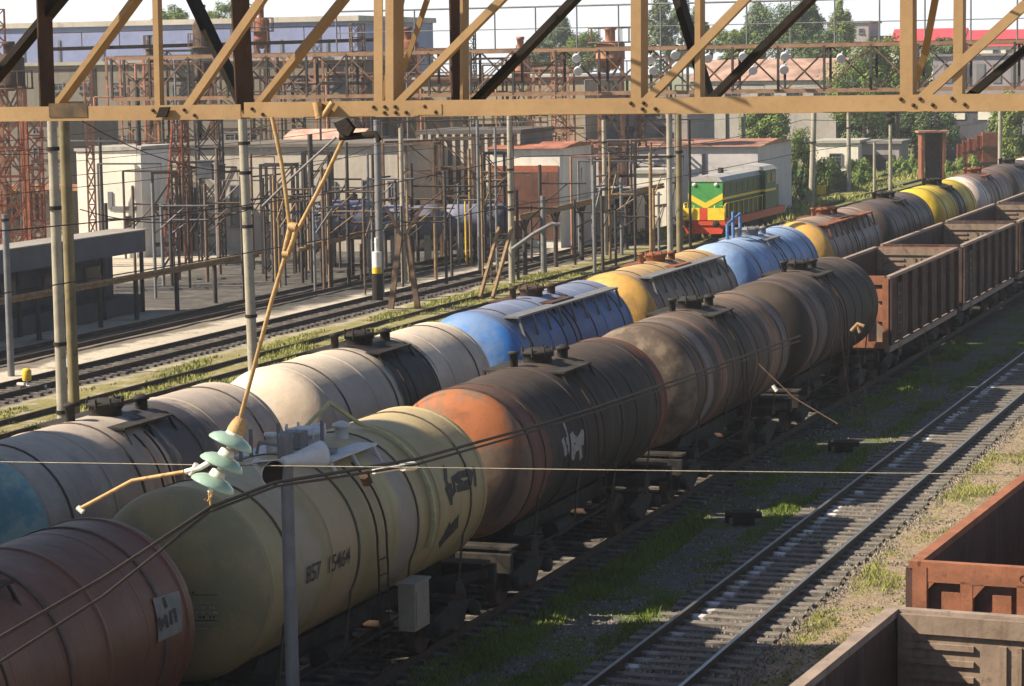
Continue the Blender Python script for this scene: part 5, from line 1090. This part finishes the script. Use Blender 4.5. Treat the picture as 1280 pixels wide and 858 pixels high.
# ------------------------------------------------------------------ trees
def crown_mesh(seed, rx, rz, n, leaf, shape='round', clumps=60):
    rnd = random.Random(seed); V = []; Fc = []; cl = []
    for i in range(clumps):
        while True:
            p = Vector((rnd.uniform(-1, 1), rnd.uniform(-1, 1), rnd.uniform(-1, 1)))
            if .25 < p.length < 1: break
        if shape == 'poplar':
            z = p.z; s = (1-abs(z)**2)**.5*(.75-.45*z) if abs(z) < 1 else 0; p = Vector((p.x*s, p.y*s, z))
        elif shape == 'bush': p.z = abs(p.z)*1.0
        cl.append((Vector((p.x*rx, p.y*rx, p.z*rz)), rnd.uniform(.16, .34)*min(rx, rz)*1.1))
    for i in range(n):
        c, s = cl[rnd.randrange(clumps)]
        q = Vector((rnd.gauss(0, 1), rnd.gauss(0, 1), rnd.gauss(0, 1))).normalized()*s*rnd.uniform(.3, 1)**.6; p = c+q
        nn = (q.normalized()+Vector((rnd.uniform(-.6, .6), rnd.uniform(-.6, .6), rnd.uniform(-.3, .9)))).normalized(); a = nn.orthogonal().normalized(); b = nn.cross(a); L = leaf*rnd.uniform(.6, 1.3); w = L*.55
        k_ = len(V); V += [p-a*L*.5, p+b*w*.5, p+a*L*.5, p-b*w*.5]; Fc.append((k_, k_+1, k_+2, k_+3))
    me = bpy.data.meshes.new('crown'); me.from_pydata([tuple(v) for v in V], [], Fc); return me
CR = {}
def tree(label, px, y0, y1, wpx, D, leaf='leaf', shape='round', seed=1, name='tree', lim=None):
    """y0 top of the crown, y1 its lower edge"""
    rz = (y1-y0)/2*D/F_PX*1.12; rx = wpx/2*D/F_PX*(1.5 if name == 'bush' else 1.25); c = deep(px, (y0+y1)/2, D)
    t = thing(name, label, {'tree': 'tree', 'poplar_tree': 'tree', 'bush': 'bush'}[name], (c.x, c.y, 0))
    lf = max(.28, .9*3.2*D/F_PX*.9) if name != 'bush' else max(.16, 2.4*D/F_PX)
    n = int(min(15000, 11*(rx*rz*4)/(lf*lf*.3)+900)); n = max(n, 1800)
    me = crown_mesh(seed, rx, rz, n, lf, 'bush' if name == 'bush' else shape, 46 if name == 'bush' else 80)
    me.materials.append(M[leaf]); o = bpy.data.objects.new('crown', me); COL.objects.link(o); o.parent = t
    if name == 'bush':
        o.location = (0, 0, 0); o.scale = (1, 1, max(.6, ztop(px, y0, D)/max(rz, .1)/1.05))
        m = MB()
        for i in range(5): a = i*1.3; m.tube([(0, 0, -.1), (math.cos(a)*rx*.5, math.sin(a)*rx*.5, rz*.9)], [.05, .015], 5)
        m.build('stem', M['bark'], t); return t
    o.location = (0, 0, c.z); m = MB(); r0 = max(.12, rx*.07)
    m.tube([(0, 0, -.3), (.05, .03, max(.5, c.z-rz*.4)), (0, .08, c.z+rz*.5)], [r0, r0*.7, r0*.2], 8); rr = random.Random(seed)
    for i in range(7):
        a = rr.uniform(0, 2*PI); z = c.z-rz*.6+rz*1.1*i/7; l = rx*.75*(1-.35*i/7); m.tube([(0, 0, max(.5, z)), (math.cos(a)*l*.5, math.sin(a)*l*.5, max(.7, z+l*.25)), (math.cos(a)*l, math.sin(a)*l, max(.9, z+l*.6))], [r0*.4, r0*.25, r0*.08], 5)
    m.build('trunk', M['bark'], t); return t
for i, a in enumerate((
    ('slender grey green poplar left of the tall thin pipe', 700, 22, 84, 50, 330, 'leaf_grey', 'poplar', 'poplar_tree'), ('rounded grey green tree above the pale hopper', 672, 52, 96, 52, 320, 'leaf_grey', 'round', 'tree'), ('green tree right of the slender poplar', 735, 46, 92, 50, 325, 'leaf', 'round', 'tree'),
    ('tall green poplar just right of the ochre post', 825, -12, 84, 40, 300, 'leaf_grey', 'poplar', 'poplar_tree'), ('second tall poplar close behind the ochre post', 852, -6, 82, 36, 305, 'leaf_grey', 'poplar', 'poplar_tree'), ('dark poplar at the brown girder upright', 872, 12, 90, 36, 310, 'leaf_dark', 'poplar', 'poplar_tree'),
    ('pointed green tree above the pink roof, leftmost of the skyline three', 948, 4, 72, 46, 330, 'leaf_grey', 'poplar', 'poplar_tree'), ('broad green tree at the foot of the pointed one', 925, 40, 84, 60, 328, 'leaf', 'round', 'tree'), ('big dark grey green tree in the middle of the skyline', 990, 4, 84, 64, 320, 'leaf_dark', 'round', 'tree'), ('tall blue green poplar behind the black diagonal bar', 1012, 0, 80, 36, 318, 'leaf_dark', 'poplar', 'poplar_tree'),
    ('dark hedge like tree right behind the pink roof', 1030, 44, 96, 56, 300, 'leaf_dark', 'round', 'tree'), ('pointed light green poplar before the grey tower block', 1050, 6, 68, 36, 330, 'leaf_light', 'poplar', 'poplar_tree'), ('wide bright green tree right of the pink roof', 1080, 58, 150, 74, 250, 'leaf', 'round', 'tree'), ('bright green tree behind the wide ochre post', 1122, 54, 140, 62, 252, 'leaf_light', 'round', 'tree'),
    ('dark green tree over the grey garage', 1100, 128, 192, 90, 262, 'leaf_dark', 'round', 'tree'), ('dark green tree left of the rusty frame', 1150, 132, 200, 76, 262, 'leaf_dark', 'round', 'tree'), ('green tree at the right edge behind the concrete pole', 1276, 118, 220, 58, 240, 'leaf_light', 'round', 'tree'), ('tree with grey green crown at the right edge', 1250, 150, 218, 36, 246, 'leaf_grey', 'round', 'tree'),
    ('green tree behind the two concrete poles of the locomotive', 955, 128, 192, 50, 235, 'leaf', 'round', 'tree'), ('small bright green tree above the pink shed roof', 356, 146, 170, 44, 200, 'leaf_light', 'round', 'tree'), ('green tree top over the blue hall, left one', 215, 14, 60, 44, 300, 'leaf', 'round', 'tree'), ('green tree top over the blue hall, right one', 290, 8, 60, 60, 300, 'leaf', 'round', 'tree'), ('dark tree between the red roofs and the sheds', 1180, 52, 84, 40, 300, 'leaf_dark', 'round', 'tree'))):
    tree(*a[:6], leaf=a[6], shape=a[7], name=a[8], seed=100+i)
for i, a in enumerate((
    ('yellow green bush behind the rear of the locomotive', 968, 178, 232, 46, 200, 'leaf_light'), ('big green bush between the locomotive and the tall pale pole', 1000, 168, 236, 50, 205, 'leaf'), ('dark low bush before the white hut', 1030, 200, 238, 44, 208, 'leaf_dark'), ('round green bush at the corner of the dark garage', 1073, 200, 236, 28, 212, 'leaf'), ('dark bush at the far end of the locomotive', 978, 208, 240, 60, 196, 'leaf_dark'), ('scrubby bush among the rusty silos', 1205, 196, 224, 36, 214, 'leaf_light'), ('low bush right of the dark garage', 1130, 196, 226, 36, 232, 'leaf'))):
    tree(*a[:6], leaf=a[6], name='bush', seed=300+i)
# ------------------------------------------------------------------ overhead wires of the yard
for i, (v, zz) in enumerate(((TB, 7.1), (TE, 7.2), (TC, 7.2), (TD, 7.3), (TB+.1, 8.4), (TE+.1, 8.5), (TC+.1, 8.5), (TD+.1, 8.6))):
    wire('thin contact or carrier wire strung along the yard tracks', [(v, 30, zz), (v+.2, 64, zz-.05), (v-.2, 98.3, zz), (v, 135, zz), (v, 180, zz), (v, 230, zz)], .012, 'wire', 'overhead_wire', 'wires strung along the yard tracks', .35 if zz > 8 else .05)
for i, (x0, y0, x1, y1, D0, D1) in enumerate(((100, 150, 312, 215, 70, 77), (100, 262, 312, 262, 70, 77), (312, 210, 475, 176, 77, 108), (312, 262, 505, 240, 77, 112), (505, 210, 640, 215, 112, 118), (640, 250, 757, 236, 118, 140), (535, 145, 640, 262, 98, 110), (690, 145, 840, 210, 98, 98))):
    wire('thin cross wire slung between the poles of the yard', [deep(x0, y0, D0), deep(x1, y1, D1)], .016, 'wire', 'cross_wire', 'cross wires between the poles', .4)
# ------------------------------------------------------------------ thin summer haze
hz = MB(); hz.box((0, 870, 19.4), (1500, 1980, 41.4)); hzm = bpy.data.materials.new('haze_air'); hzm.use_nodes = True; ht = hzm.node_tree; ht.nodes.clear()
ho = ht.nodes.new('ShaderNodeOutputMaterial'); hv_ = ht.nodes.new('ShaderNodeVolumePrincipled'); hv_.inputs['Color'].default_value = (.86, .92, 1, 1); hv_.inputs['Density'].default_value = .0003; hv_.inputs['Anisotropy'].default_value = .2
ht.links.new(hv_.outputs[0], ho.inputs['Volume']); tag(hz.build('haze', hzm), kind='stuff')
